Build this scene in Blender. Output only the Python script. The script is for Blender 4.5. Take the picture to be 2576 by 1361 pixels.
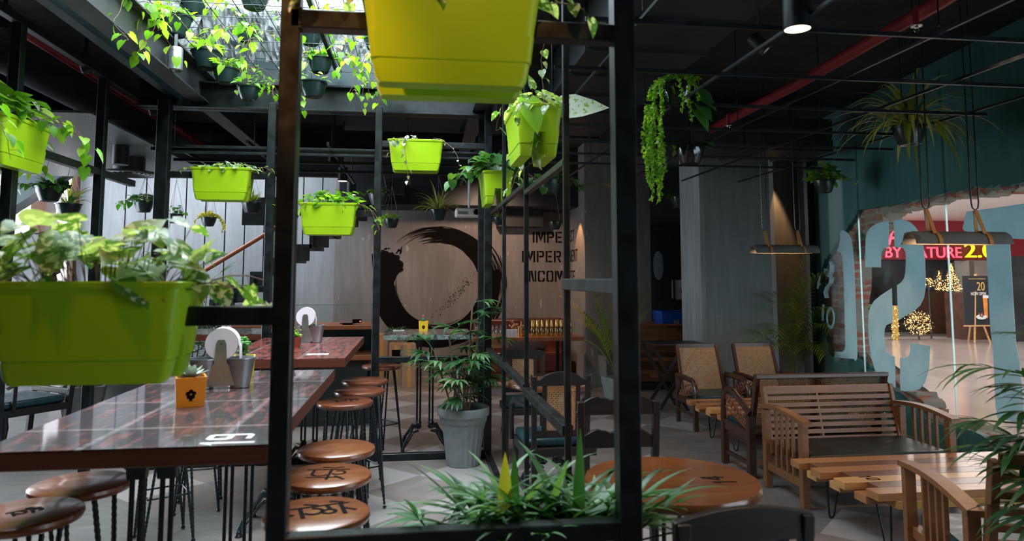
import bpy, bmesh, math, random
from mathutils import Vector, Matrix, Euler
from math import sin, cos, pi, atan2, sqrt, radians
for o in list(bpy.data.objects): bpy.data.objects.remove(o, do_unlink=True)
S = bpy.context.scene
COL = S.collection
V = Vector
# ------------------------------------------------------------------ camera
FPX = 1770.0; PX0, PY0 = 1288.0, 543.0
TH = math.atan(157/FPX); YAW = math.atan(241*cos(TH)/FPX); CZ = 1.5
FW = V((sin(YAW)*cos(TH), cos(YAW)*cos(TH), sin(TH))); RT = V((cos(YAW), -sin(YAW), 0)); UP = RT.cross(FW)
cd = bpy.data.cameras.new('camera'); cam = bpy.data.objects.new('camera', cd); COL.objects.link(cam)
cam.location = (0, 0, CZ)
cam.matrix_world = Matrix(((RT.x, UP.x, -FW.x, 0), (RT.y, UP.y, -FW.y, 0), (RT.z, UP.z, -FW.z, CZ), (0, 0, 0, 1)))
cd.sensor_fit = 'HORIZONTAL'; cd.sensor_width = 36; cd.lens = 36*FPX/2576
cd.shift_y = -(680.5-PY0)/2576
cd.clip_start = .05; cd.clip_end = 200
cd.dof.use_dof = True; cd.dof.focus_distance = 5.8; cd.dof.aperture_fstop = 3.0
S.camera = cam
# ------------------------------------------------------------------ world, exposure, daylight
W = bpy.data.worlds.new('overcast'); S.world = W; W.use_nodes = True
bg = W.node_tree.nodes['Background']; bg.inputs[0].default_value = (.80, .90, 1, 1); bg.inputs[1].default_value = 3.4
S.view_settings.view_transform = 'Standard'; S.view_settings.look = 'None'
S.view_settings.exposure = 0.0; S.view_settings.gamma = 1
S.view_settings.use_curve_mapping = False
def area(name, loc, rot, sx, sy, power, col=(1, 1, 1), spread=180):
    l = bpy.data.lights.new(name, 'AREA'); l.shape = 'RECTANGLE'; l.size = sx; l.size_y = sy; l.energy = power; l.color = col
    l.spread = radians(spread)
    o = bpy.data.objects.new(name, l); COL.objects.link(o); o.location = loc; o.rotation_euler = rot
    return o
def spot(name, loc, target, power, ang, col=(1, .62, .32), blend=.5, r=.04):
    l = bpy.data.lights.new(name, 'SPOT'); l.energy = power; l.spot_size = radians(ang); l.spot_blend = blend; l.color = col
    l.shadow_soft_size = r
    o = bpy.data.objects.new(name, l); COL.objects.link(o); o.location = loc
    d = V(target)-V(loc); o.rotation_euler = d.to_track_quat('-Z', 'Y').to_euler()
    return o
# the sky above the two roof openings
area('sky_over_atrium', (-.65, 4.0, 4.9), (0, 0, 0), 2.6, 4.2, 500, (.80, .92, 1))
area('sky_over_stairs', (-3.3, 9.9, 4.4), (0, 0, 0), 3.2, 1.6, 105, (.80, .90, 1))
area('yard_opening', (-6.4, 8.4, 1.9), (0, radians(-90), 0), 2.6, 3.6, 210, (.84, .92, 1))
area('sky_over_yard', (-7.4, 10.0, 6.0), (0, radians(8), 0), 4, 5, 700, (.95, .93, 1))
# ------------------------------------------------------------------ pixel helpers (photo frame 2576 x 1361)
CAM = V((0, 0, CZ))
def ray(px, py): return FW + RT*((px-PX0)/FPX) - UP*((py-PY0)/FPX)
def az(px, py, z): d = ray(px, py); return CAM + d*((z-CZ)/d.z)
def ay(px, py, y): d = ray(px, py); return CAM + d*(y/d.y)
def ax(px, py, x): d = ray(px, py); return CAM + d*(x/d.x)
# ------------------------------------------------------------------ mesh builder
def ortho(d):
    d = V(d).normalized(); u = V((0, 0, 1)) if abs(d.z) < .95 else V((0, 1, 0))
    a = d.cross(u).normalized(); return d, a, a.cross(d).normalized()
class MB:
    def __init__(s): s.v = []; s.f = []; s.m = []; s.t = []
    def add(s, vs, fs, mi=0, tone=0.0):
        k = len(s.v); s.v += [tuple(p) for p in vs]; s.f += [tuple(k+i for i in f) for f in fs]
        s.m += [mi]*len(fs); s.t += [tone]*len(fs); return s
    def box(s, c, d, R=None, mi=0):
        hx, hy, hz = d[0]/2, d[1]/2, d[2]/2; c = V(c)
        vs = [V((x, y, z)) for z in (-hz, hz) for y in (-hy, hy) for x in (-hx, hx)]
        if R: vs = [R @ p for p in vs]
        return s.add([c+p for p in vs], [(0, 2, 3, 1), (4, 5, 7, 6), (0, 1, 5, 4), (2, 6, 7, 3), (0, 4, 6, 2), (1, 3, 7, 5)], mi)
    def b2(s, p, q, mi=0):
        p = V(p); q = V(q); return s.box((p+q)/2, [abs(a) for a in (q-p)], mi=mi)
    def bar(s, p, q, w, h=None, mi=0, up=None):
        p = V(p); q = V(q); h = h or w; d, a, b = ortho(q-p)
        if up is not None: b = V(up); a = d.cross(b).normalized(); b = a.cross(d).normalized()
        vs = [o+a*(x*w/2)+b*(y*h/2) for o in (p, q) for x, y in ((-1, -1), (1, -1), (1, 1), (-1, 1))]
        return s.add(vs, [(0, 3, 2, 1), (4, 5, 6, 7), (0, 1, 5, 4), (1, 2, 6, 5), (2, 3, 7, 6), (3, 0, 4, 7)], mi)
    def tube(s, pts, r, n=8, closed=False, mi=0, flat=1.0, tone=0.0):
        pts = [V(p) for p in pts]; m = len(pts); rs = r if isinstance(r, (list, tuple)) else [r]*m
        ring = []; a = None
        for i, p in enumerate(pts):
            if closed: d = pts[(i+1) % m]-pts[i-1]
            else: d = pts[min(i+1, m-1)]-pts[max(i-1, 0)]
            if d.length < 1e-9: d = V((0, 0, 1))
            d.normalize()
            if a is None: _, a, _ = ortho(d)
            else:
                a = a-d*a.dot(d)
                a = a.normalized() if a.length > 1e-6 else ortho(d)[1]
            b = d.cross(a)
            ring.append([p+(a*cos(2*pi*j/n)+b*sin(2*pi*j/n)*flat)*rs[i] for j in range(n)])
        vs = [p for rg in ring for p in rg]; fs = []
        for i in range(m if closed else m-1):
            i2 = (i+1) % m
            for j in range(n): fs.append((i*n+j, i*n+(j+1) % n, i2*n+(j+1) % n, i2*n+j))
        if not closed: fs += [tuple(range(n-1, -1, -1)), tuple((m-1)*n+j for j in range(n))]
        return s.add(vs, fs, mi, tone)
    def lathe(s, prof, n=24, c=(0, 0, 0), M=None, mi=0, cap=True, rad=None):
        c = V(c); vs = []; fs = []; m = len(prof)
        for i, (r, z) in enumerate(prof):
            for j in range(n):
                rr = r*(rad(j/n*2*pi, i) if rad else 1); vs.append(V((rr*cos(2*pi*j/n), rr*sin(2*pi*j/n), z)))
        if M: vs = [M @ p for p in vs]
        for i in range(m-1):
            for j in range(n): fs.append((i*n+j, i*n+(j+1) % n, (i+1)*n+(j+1) % n, (i+1)*n+j))
        if cap: fs += [tuple(range(n-1, -1, -1)), tuple((m-1)*n+j for j in range(n))]
        return s.add([c+p for p in vs], fs, mi)
    def loft(s, rings, mi=0, caps=(True, True)):
        n = len(rings[0]); vs = [p for r in rings for p in r]; fs = []
        for i in range(len(rings)-1):
            for j in range(n): fs.append((i*n+j, i*n+(j+1) % n, (i+1)*n+(j+1) % n, (i+1)*n+j))
        if caps[0]: fs.append(tuple(range(n-1, -1, -1)))
        if caps[1]: fs.append(tuple((len(rings)-1)*n+j for j in range(n)))
        return s.add(vs, fs, mi)
    def prism(s, poly, z0, z1, M=None, mi=0):
        n = len(poly); vs = [V((x, y, z)) for z in (z0, z1) for x, y in poly]
        if M: vs = [M @ p for p in vs]
        fs = [tuple(range(n-1, -1, -1)), tuple(range(n, 2*n))]+[(i, (i+1) % n, n+(i+1) % n, n+i) for i in range(n)]
        return s.add(vs, fs, mi)
    def sphere(s, c, r, n=8, mi=0, sq=(1, 1, 1)):
        m = max(3, n//2); vs = [V(c)+V((0, 0, -r*sq[2]))]
        for i in range(1, m):
            t = -pi/2+pi*i/m
            vs += [V(c)+V((r*cos(t)*cos(2*pi*j/n)*sq[0], r*cos(t)*sin(2*pi*j/n)*sq[1], r*sin(t)*sq[2])) for j in range(n)]
        vs.append(V(c)+V((0, 0, r*sq[2]))); fs = [(0, 1+(j+1) % n, 1+j) for j in range(n)]
        for i in range(m-2):
            for j in range(n): a = 1+i*n; fs.append((a+j, a+(j+1) % n, a+n+(j+1) % n, a+n+j))
        a = 1+(m-2)*n; k = len(vs)-1
        fs += [(a+j, a+(j+1) % n, k) for j in range(n)]
        return s.add(vs, fs, mi)
    def build(s, name, mats, parent=None, bevel=0, smooth=35, seg=2):
        me = bpy.data.meshes.new(name); me.from_pydata(s.v, [], s.f)
        for m in (mats if isinstance(mats, (list, tuple)) else [mats]): me.materials.append(M_[m] if isinstance(m, str) else m)
        if any(s.m): me.polygons.foreach_set('material_index', s.m)
        if any(s.t):
            at = me.attributes.new('tone', 'FLOAT', 'FACE'); at.data.foreach_set('value', s.t)
        me.update()
        if smooth:
            me.polygons.foreach_set('use_smooth', [True]*len(me.polygons)); me.set_sharp_from_angle(angle=radians(smooth))
        o = bpy.data.objects.new(name, me); COL.objects.link(o)
        if parent: o.parent = parent
        if bevel:
            b = o.modifiers.new('bevel', 'BEVEL'); b.width = bevel; b.segments = seg; b.limit_method = 'ANGLE'; b.angle_limit = radians(40)
        return o
def thing(name, label, cat, loc=(0, 0, 0), rz=0, group=None):
    o = bpy.data.objects.new(name, None); COL.objects.link(o); o.location = loc; o.rotation_euler = (0, 0, rz)
    o.empty_display_size = .05
    o['label'] = label; o['category'] = cat
    if group: o['group'] = group
    return o
def tag(o, label, cat, group=None):
    o['label'] = label; o['category'] = cat
    if group: o['group'] = group
    return o
def struct(o): o['kind'] = 'structure'; return o
def kids(o): return [c for c in bpy.data.objects if c.parent == o]
def dup(root, loc, rz=None, label=None, scale=None, group=None):
    r = root.copy(); COL.objects.link(r); r.location = loc
    if rz is not None: r.rotation_euler = (0, 0, rz)
    if scale: r.scale = (scale,)*3
    if label: r['label'] = label
    if group: r['group'] = group
    for ch in kids(root):
        c = ch.copy(); COL.objects.link(c); c.parent = r
        for g in kids(ch):
            d = g.copy(); COL.objects.link(d); d.parent = c
    return r
# ------------------------------------------------------------------ materials
M_ = {}
class NT:
    def __init__(s, name):
        m = bpy.data.materials.new(name); m.use_nodes = True; M_[name] = m; s.m = m; s.n = m.node_tree.nodes; s.l = m.node_tree.links
        s.b = s.n['Principled BSDF']; s.out = s.n['Material Output']; s.co = None
    def coord(s, scale=(1, 1, 1), rot=(0, 0, 0), loc=(0, 0, 0), kind='Object'):
        if not s.co: s.co = s.n.new('ShaderNodeTexCoord')
        mp = s.n.new('ShaderNodeMapping'); mp.inputs['Scale'].default_value = scale; mp.inputs['Rotation'].default_value = rot; mp.inputs['Location'].default_value = loc
        s.l.new(s.co.outputs[kind], mp.inputs[0]); return mp.outputs[0]
    def noise(s, vec, scale=5, det=4, rough=.55, dist=0):
        n = s.n.new('ShaderNodeTexNoise'); n.inputs['Scale'].default_value = scale; n.inputs['Detail'].default_value = det
        n.inputs['Roughness'].default_value = rough; n.inputs['Distortion'].default_value = dist
        s.l.new(vec, n.inputs['Vector']); return n.outputs['Fac']
    def ramp(s, fac, stops, interp='LINEAR'):
        r = s.n.new('ShaderNodeValToRGB'); r.color_ramp.interpolation = interp; e = r.color_ramp.elements
        while len(e) < len(stops): e.new(.5)
        for i, (p, c) in enumerate(stops):
            e[i].position = p; e[i].color = (c if hasattr(c, '__len__') else (c, c, c))+((1,) if not hasattr(c, '__len__') or len(c) == 3 else ())
        s.l.new(fac, r.inputs[0]); return r.outputs[0]
    def mix(s, fac, a, b, mode='MIX'):
        m = s.n.new('ShaderNodeMix'); m.data_type = 'RGBA'; m.blend_type = mode
        for i, x in ((0, fac), (6, a), (7, b)):
            if hasattr(x, 'is_output'): s.l.new(x, m.inputs[i])
            elif i == 0: m.inputs[0].default_value = x
            else: m.inputs[i].default_value = tuple(x)+(1,)
        return m.outputs[2]
    def math(s, op, a, b=0.0, c=0.0):
        m = s.n.new('ShaderNodeMath'); m.operation = op
        for i, x in enumerate((a, b, c)):
            if hasattr(x, 'is_output'): s.l.new(x, m.inputs[i])
            else: m.inputs[i].default_value = x
        return m.outputs[0]
    def set(s, col=None, rough=None, metal=None, bump=None, bs=.2, bd=.01, **kw):
        for k, x in (('Base Color', col), ('Roughness', rough), ('Metallic', metal)):
            if x is None: continue
            if hasattr(x, 'is_output'): s.l.new(x, s.b.inputs[k])
            else: s.b.inputs[k].default_value = (tuple(x)+(1,)) if k == 'Base Color' else x
        if bump is not None:
            b = s.n.new('ShaderNodeBump'); b.inputs['Strength'].default_value = bs; b.inputs['Distance'].default_value = bd
            s.l.new(bump, b.inputs['Height']); s.l.new(b.outputs[0], s.b.inputs['Normal'])
        for k, x in kw.items(): s.b.inputs[k.replace('_', ' ')].default_value = x
        return s
def simple(name, col, rough=.5, metal=0, var=.25, sc=6, bump=.15, bd=.004, **kw):
    t = NT(name); f = t.noise(t.coord(), sc, 5)
    c2 = tuple(max(0, x*(1-var)) for x in col); c3 = tuple(min(1, x*(1+var)) for x in col)
    t.set(t.ramp(f, [(.3, c2), (.7, c3)]), t.ramp(f, [(.3, max(0, rough-.08)), (.7, min(1, rough+.08))]), metal, f, bump, bd, **kw)
    return t
simple('steel_black', (.011, .015, .017), .36, .3, .5, 14, .2)
simple('steel_copper', (.30, .13, .055), .38, .65, .75, 30, .3)
simple('iron', (.010, .017, .020), .3, .2, .4, 40, .3)
simple('steel_grey', (.045, .047, .052), .5, .2, .25, 5)
simple('zinc', (.34, .37, .40), .36, .85, .2, 20, .1)
simple('chrome', (.6, .6, .6), .2, 1, .1, 9, 0)
simple('gold', (.85, .60, .22), .22, 1, .15, 9, 0)
simple('duct', (.03, .035, .038), .45, .3, .3, 4)
simple('black_paint', (.010, .014, .016), .6, 0, .4, 3)
simple('teal_panel', (.012, .030, .034), .45, .1, .35, 2.5)
simple('pipe_red', (.24, .020, .024), .4, 0, .25, 6)
simple('lime', (.36, .60, .012), .34, 0, .06, 3, .04, Specular_IOR_Level=.35)
simple('lime_dark', (.16, .38, .008), .45, 0, .1, 3, .04)
simple('lime_near', (.43, .46, .012), .4, 0, .06, 3, .04)
simple('pot_green', (.010, .026, .026), .28, 0, .3, 8, .1)
simple('pot_clear', (.03, .035, .035), .12, 0, .3, 8, .1)
simple('soil', (.045, .028, .018), .95, 0, .5, 60, .8, .01)
simple('cement', (.19, .205, .20), .8, 0, .22, 9, .4)
simple('pot_grey', (.21, .235, .235), .55, 0, .18, 12, .3)
simple('orange', (.80, .30, .02), .45, 0, .06, 5, .05)
simple('yellow', (.62, .62, .03), .45, 0, .06, 5, .05)
simple('yellow_amber', (.85, .52, .03), .45, 0, .06, 5, .05)
simple('terracotta', (.22, .045, .02), .5, 0, .15, 9)
simple('paper', (.85, .80, .84), .85, 0, .05, 20)
simple('card', (.36, .25, .16), .85, 0, .12, 10)
simple('white', (.75, .76, .76), .5, 0, .04, 6)
simple('white_ivory', (.80, .76, .68), .5, 0, .04, 6)
simple('blue', (.01, .06, .32), .45, 0, .15, 6)
simple('leather_teal', (.012, .055, .066), .38, 0, .3, 14, .35)
simple('vinyl_dark', (.014, .022, .022), .42, 0, .3, 10, .3)
simple('leather_brown', (.085, .022, .012), .38, 0, .3, 8, .3)
simple('strap', (.38, .17, .04), .55, 0, .2, 12)
simple('ink', (.006, .005, .005), .95, 0, .3, 30, Specular_IOR_Level=.1)
simple('cloth_black', (.012, .014, .018), .85, 0, .3, 30)
simple('rope', (.30, .22, .12), .8, 0, .2, 30)
simple('sign_black', (.012, .013, .016), .5, 0, .1, 5)
simple('gold_print', (.55, .38, .14), .5, 0, .1, 5)
simple('food_brown', (.20, .05, .02), .5, 0, .5, 30, .6)
simple('beer', (.75, .25, .02), .2, 0, .2, 6)
simple('cactus', (.05, .16, .05), .6, 0, .3, 30)
simple('pink', (.50, .08, .14), .6, 0, .3, 30)
simple('succulent', (.10, .30, .06), .45, 0, .3, 10)
simple('succulent_pale', (.42, .50, .42), .5, 0, .2, 10)
def wood(name, a, b, rough=.35, sc=(1.2, 16, 16), dist=1.2, coat=0.0, bump=.08):
    t = NT(name); v = t.coord(sc); f = t.noise(v, 2.2, 6, .6, dist); g = t.noise(t.coord((3, 60, 60)), 3, 3, .5)
    c = t.ramp(f, [(.25, a), (.5, tuple((x+y)/2 for x, y in zip(a, b))), (.75, b)])
    c = t.mix(t.math('MULTIPLY', g, .35), c, a)
    t.set(c, rough, 0, g, bump, .002); t.b.inputs['Coat Weight'].default_value = coat; t.b.inputs['Coat Roughness'].default_value = .12
    return t
wood('wood_stool', (.10, .028, .011), (.36, .125, .040), .3, (1.5, 11, 11), 2.2, .5)
wood('wood_stool_red', (.09, .022, .011), (.25, .075, .03), .3, (1.5, 11, 11), 2.0, .5)
wood('wood_brown', (.10, .040, .018), (.24, .10, .042), .35)
wood('wood_bench', (.15, .060, .022), (.31, .14, .055), .4)
wood('wood_dark', (.028, .012, .008), (.075, .030, .018), .32, coat=.3)
wood('wood_black', (.007, .007, .008), (.022, .019, .018), .42)
wood('wood_rail', (.26, .07, .028), (.42, .14, .055), .35)
wood('wood_carved', (.13, .042, .018), (.24, .085, .035), .5, (30, 30, 30))
wood('plank_a', (.33, .14, .050), (.50, .24, .10), .32, coat=.25)
wood('plank_b', (.12, .05, .024), (.22, .09, .045), .32, coat=.25)
wood('plank_c', (.50, .26, .09), (.72, .42, .17), .32, coat=.25)
wood('plank_y', (.34, .20, .035), (.58, .36, .08), .4)
wood('wood_round', (.09, .028, .009), (.25, .090, .024), .2, coat=.6)
wood('shelf_wood', (.26, .075, .03), (.40, .14, .055), .35)
wood('stem_brown', (.10, .055, .03), (.20, .12, .06), .7)
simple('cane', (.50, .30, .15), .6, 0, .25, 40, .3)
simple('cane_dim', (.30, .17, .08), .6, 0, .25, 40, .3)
# foliage
def leafmat(name, dark, light, pale, amt=.5, tr=.45, spot=0.0):
    t = NT(name); at = t.n.new('ShaderNodeAttribute'); at.attribute_name = 'tone'; f = at.outputs['Fac']
    c = t.ramp(f, [(0, dark), (.55, light), (1, pale)])
    n = t.noise(t.coord(), 45, 3)
    if spot > 0:
        c = t.mix(t.ramp(n, [(.60-spot*.15, 0.0), (.63-spot*.15, 1.0)]), c, pale)
    t.set(c, .42, 0, t.noise(t.coord(), 30, 2), .15, .002)
    tl = t.n.new('ShaderNodeBsdfTranslucent'); ms = t.n.new('ShaderNodeMixShader'); ms.inputs[0].default_value = tr
    c2 = t.mix(1.0, c, (1.5, 1.6, .5), 'MULTIPLY'); t.l.new(c2, tl.inputs[0])
    t.l.new(t.b.outputs[0], ms.inputs[1]); t.l.new(tl.outputs[0], ms.inputs[2]); t.l.new(ms.outputs[0], t.out.inputs[0])
leafmat('leaf_pothos', (.045, .16, .012), (.16, .40, .03), (.45, .62, .10), .5, .5)
leafmat('leaf_varieg', (.035, .12, .03), (.12, .26, .06), (.60, .66, .48), .5, .4, .45)
leafmat('leaf_deep', (.018, .075, .02), (.05, .17, .035), (.20, .30, .05), .5, .3)
leafmat('leaf_grey', (.09, .15, .10), (.25, .34, .22), (.55, .60, .50), .5, .35, .3)
leafmat('leaf_spider', (.08, .15, .02), (.26, .34, .06), (.60, .58, .22), .5, .35)
leafmat('leaf_yellow', (.28, .26, .02), (.55, .48, .06), (.85, .75, .30), .5, .3)
leafmat('leaf_rhapis', (.020, .075, .030), (.055, .17, .055), (.22, .38, .18), .5, .25)
leafmat('leaf_areca', (.06, .12, .012), (.20, .30, .04), (.45, .45, .08), .5, .35)
leafmat('leaf_white', (.50, .58, .50), (.70, .76, .68), (.25, .42, .05), .5, .4, .2)
t = NT('letter_blue'); f = t.noise(t.coord(), 5, 5); c = t.ramp(f, [(.3, (.55, .80, .86)), (.7, (.66, .88, .93))]); t.set(c, .55)
tl = t.n.new('ShaderNodeBsdfTranslucent'); ms = t.n.new('ShaderNodeMixShader'); ms.inputs[0].default_value = .45
t.l.new(c, tl.inputs[0]); t.l.new(t.b.outputs[0], ms.inputs[1]); t.l.new(tl.outputs[0], ms.inputs[2]); t.l.new(ms.outputs[0], t.out.inputs[0])
# concrete & painted walls
def concrete(name, a, b, rough=.75, streak=.5, warm=None):
    t = NT(name); f = t.noise(t.coord((1, 1, .35)), 1.6, 6, .62); g = t.noise(t.coord((14, 14, 1.2)), 1.3, 5, .6); h = t.noise(t.coord(), 30, 4)
    c = t.ramp(f, [(.3, a), (.7, b)])
    c = t.mix(t.ramp(g, [(.40, streak*.55), (.62, 0.0)]), c, tuple(x*.62 for x in a))
    pk = t.noise(t.coord((7, 7, 2.2), loc=(3, 1, 0)), 2.0, 2, .4)
    if warm is not False: c = t.mix(t.ramp(pk, [(.725, 0.0), (.74, .55)]), c, tuple(min(1, x*1.7) for x in b))
    t.set(c, rough, 0, t.mix(.5, f, h), .18, .01)
concrete('wall_grey', (.175, .162, .155), (.285, .265, .255))
concrete('wall_stair', (.20, .21, .225), (.36, .37, .385), streak=.45, warm=False)
concrete('column_lit', (.20, .215, .22), (.33, .35, .36), streak=.8)
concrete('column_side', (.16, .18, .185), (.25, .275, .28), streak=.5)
concrete('wall_teal', (.030, .125, .135), (.075, .215, .215), .6, .5, False)
concrete('wall_dark', (.035, .04, .045), (.07, .075, .08))
concrete('slab', (.010, .013, .015), (.038, .044, .050), .8, .8)
concrete('slab_bounce', (.05, .062, .07), (.17, .19, .205), .8, .8)
concrete('upper_wall', (.45, .46, .48), (.80, .80, .82), .8, .8)
concrete('slab_light', (.20, .215, .23), (.52, .54, .56), .8, .9)
concrete('yard_white', (.80, .74, .73), (.92, .86, .85), .8, .1)
concrete('rubble', (.16, .14, .12), (.36, .33, .30), .95, .9)
# brick
t = NT('brick'); br = t.n.new('ShaderNodeTexBrick'); br.inputs['Scale'].default_value = 1; br.inputs['Brick Width'].default_value = .23; br.inputs['Row Height'].default_value = .085
br.inputs['Mortar Size'].default_value = .014; br.inputs['Color1'].default_value = (.50, .13, .07, 1); br.inputs['Color2'].default_value = (.34, .12, .08, 1); br.inputs['Mortar'].default_value = (.38, .34, .28, 1)
dn = t.n.new('ShaderNodeTexNoise'); dn.inputs['Scale'].default_value = 9; t.l.new(t.coord(), dn.inputs['Vector'])
t.l.new(t.mix(.06, t.coord(rot=(-pi/2, 0, 0)), dn.outputs['Color'], 'ADD'), br.inputs['Vector'])
nz = t.noise(t.coord(), 5, 5); t.set(t.mix(t.ramp(nz, [(.44, 0.0), (.56, 1.0)]), br.outputs[0], (.32, .29, .24)), .9, 0, t.mix(.5, nz, t.noise(t.coord(), 40, 4)), .8, .02)
t = NT('brick_torn'); f = t.noise(t.coord(), 9, 6); t.set(t.ramp(f, [(.35, (.05, .025, .018)), (.55, (.15, .055, .035)), (.7, (.20, .15, .12))]), .9, 0, f, 1, .03)
# diamond floor
t = NT('floor'); ck = t.n.new('ShaderNodeTexChecker'); ck.inputs['Scale'].default_value = 1/.5515
ck.inputs['Color1'].default_value = (1, 1, 1, 1); ck.inputs['Color2'].default_value = (0, 0, 0, 1)
ckv = t.coord(rot=(0, 0, -pi/4), loc=(-.1136, -.057, .01)); t.l.new(ckv, ck.inputs[0])
n1 = t.noise(t.coord(), .75, 2, .4); n2 = t.noise(t.coord(), 4, 6, .65); n3 = t.noise(t.coord((1, 6, 1), rot=(0, 0, .5)), 3, 5, .6)
lightc = t.ramp(n2, [(.3, (.30, .275, .265)), (.7, (.39, .36, .345))])
darkc = t.ramp(n2, [(.3, (.185, .155, .142)), (.7, (.26, .22, .205))])
greyc = t.ramp(n3, [(.3, (.135, .13, .125)), (.7, (.21, .20, .19))])
tile = t.mix(ck.outputs[0], darkc, lightc)
sx = t.n.new('ShaderNodeSeparateXYZ'); t.l.new(t.coord(), sx.inputs[0])
# tiled path in front of the tables, plain screed towards the lounge and the far end
vm = t.n.new('ShaderNodeVectorMath'); vm.operation = 'SCALE'; vm.inputs['Scale'].default_value = 1/.5515; t.l.new(ckv, vm.inputs[0])
vf = t.n.new('ShaderNodeVectorMath'); vf.operation = 'FLOOR'; t.l.new(vm.outputs[0], vf.inputs[0])
wn = t.n.new('ShaderNodeTexWhiteNoise'); t.l.new(vf.outputs[0], wn.inputs[0])
s2 = t.n.new('ShaderNodeSeparateXYZ'); t.l.new(vf.outputs[0], s2.inputs[0])
cellx = t.math('MULTIPLY', t.math('SUBTRACT', s2.outputs[0], s2.outputs[1]), .39)
thr = t.math('SUBTRACT', 1.15, t.math('MULTIPLY', t.math('ABSOLUTE', t.math('SUBTRACT', cellx, .4)), .36))
gm = t.math('GREATER_THAN', wn.outputs[0], thr)
t.set(t.mix(gm, tile, greyc), t.ramp(n2, [(.3, .36), (.7, .55)]), 0, t.mix(.5, n2, n3), .12, .01)
# reclaimed door-panel table top under resin
def reclaimed(name, base, dark, amt, off=0):
    t = NT(name); br = t.n.new('ShaderNodeTexBrick'); br.offset = .0; br.inputs['Scale'].default_value = 1
    br.inputs['Brick Width'].default_value = .36; br.inputs['Row Height'].default_value = .50; br.inputs['Mortar Size'].default_value = .014; br.inputs['Mortar Smooth'].default_value = .6
    br.inputs['Color1'].default_value = (0, 0, 0, 1); br.inputs['Color2'].default_value = (0, 0, 0, 1); br.inputs['Mortar'].default_value = (1, 1, 1, 1)
    t.l.new(t.coord(loc=(.12+off, .08, 0)), br.inputs[0])
    n = t.noise(t.coord((9, 2, 2), loc=(off, 0, 0)), 3, 7, .7, .8); n2 = t.noise(t.coord((2, 9, 2)), 4, 7, .75, .5)
    c = t.ramp(n2, [(.3, dark), (.5, base), (.75, tuple(min(1, x*1.7+.03) for x in base))])
    c = t.mix(t.ramp(n, [(.50-amt*.1, 0.0), (.56-amt*.1, .92)]), c, (.014, .014, .016))
    c = t.mix(t.ramp(n2, [(.61, 0.0), (.65, .8)]), c, (.10, .20, .19))
    c = t.mix(t.math('MULTIPLY', br.outputs[0], t.ramp(n2, [(.35, .05), (.6, .6)])), c, (.42, .32, .31))
    t.set(c, .42, 0, n, .1, .003); t.b.inputs['Coat Weight'].default_value = .7; t.b.inputs['Coat Roughness'].default_value = .06; t.b.inputs['Coat IOR'].default_value = 1.4
reclaimed('top_reclaimed', (.15, .042, .036), (.055, .014, .012), .75)
reclaimed('top_red', (.27, .05, .035), (.14, .028, .022), 0, 3)
reclaimed('top_stone', (.16, .13, .115), (.09, .075, .07), .3, 7)
wood('edge_red', (.10, .024, .014), (.22, .06, .035), .35)
# painted teal flakes on the bistro edge
t = NT('edge_worn'); f = t.noise(t.coord((6, 6, 6)), 4, 6, .7); t.set(t.ramp(f, [(.42, (.10, .07, .055)), (.5, (.09, .20, .20)), (.58, (.30, .28, .25)), (.66, (.05, .04, .035))]), .4, 0, f, .3, .004)
# end-grain block counter
t = NT('block_wood'); br = t.n.new('ShaderNodeTexBrick'); br.inputs['Scale'].default_value = 1; br.inputs['Brick Width'].default_value = .26; br.inputs['Row Height'].default_value = .055; br.inputs['Mortar Size'].default_value = .002
br.inputs['Color1'].default_value = (.32, .14, .05, 1); br.inputs['Color2'].default_value = (.07, .028, .014, 1); br.inputs['Mortar'].default_value = (.01, .006, .004, 1); br.inputs['Bias'].default_value = .1
t.l.new(t.coord(rot=(-pi/2, 0, 0)), br.inputs[0]); t.set(br.outputs[0], .45)
# expanded-metal mesh ceiling
t = NT('mesh_panel'); w = t.n.new('ShaderNodeTexBrick'); w.inputs['Scale'].default_value = 1; w.inputs['Brick Width'].default_value = .07; w.inputs['Row Height'].default_value = .028; w.inputs['Mortar Size'].default_value = .006
w.inputs['Color1'].default_value = (.01, .012, .014, 1); w.inputs['Color2'].default_value = (.015, .018, .02, 1); w.inputs['Mortar'].default_value = (.16, .18, .19, 1)
t.l.new(t.coord(), w.inputs[0]); t.set(w.outputs[0], .4, .3)
# glass
def glass(name, col=(1, 1, 1), rough=0.0, a=.06, tint=(.92, .97, .95), k=.6):
    t = NT(name); tr = t.n.new('ShaderNodeBsdfTransparent'); tr.inputs[0].default_value = tint+(1,)
    gl = t.n.new('ShaderNodeBsdfGlossy'); gl.inputs['Roughness'].default_value = rough; gl.inputs[0].default_value = col+(1,)
    fr = t.n.new('ShaderNodeLayerWeight'); fr.inputs[0].default_value = .5
    ms = t.n.new('ShaderNodeMixShader'); t.l.new(t.math('MULTIPLY_ADD', t.math('POWER', fr.outputs['Facing'], 5.0), k, a), ms.inputs[0])
    t.l.new(tr.outputs[0], ms.inputs[1]); t.l.new(gl.outputs[0], ms.inputs[2]); t.l.new(ms.outputs[0], t.out.inputs[0])
glass('glass', a=.003, k=.06, tint=(.96, .985, .975)); glass('glass_edge', (.85, .95, .92), .15, .18, (.75, .88, .85)); glass('glass_bottle', (1, 1, 1), .05, .16, (.80, .88, .84)); glass('oil_bottle', (1, 1, .9), .05, .15, (.85, .80, .45))
glass('pot_smoke', (.6, .65, .68), .08, .12, (.20, .22, .23))
def emit(name, col, s):
    t = NT(name); t.set((0, 0, 0), .5); t.b.inputs['Emission Color'].default_value = col+(1,); t.b.inputs['Emission Strength'].default_value = s
emit('lamp_warm', (1, .62, .38), 14); emit('lamp_dim', (1, .60, .35), 5); emit('led_red', (1, .05, .05), 8)
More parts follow.
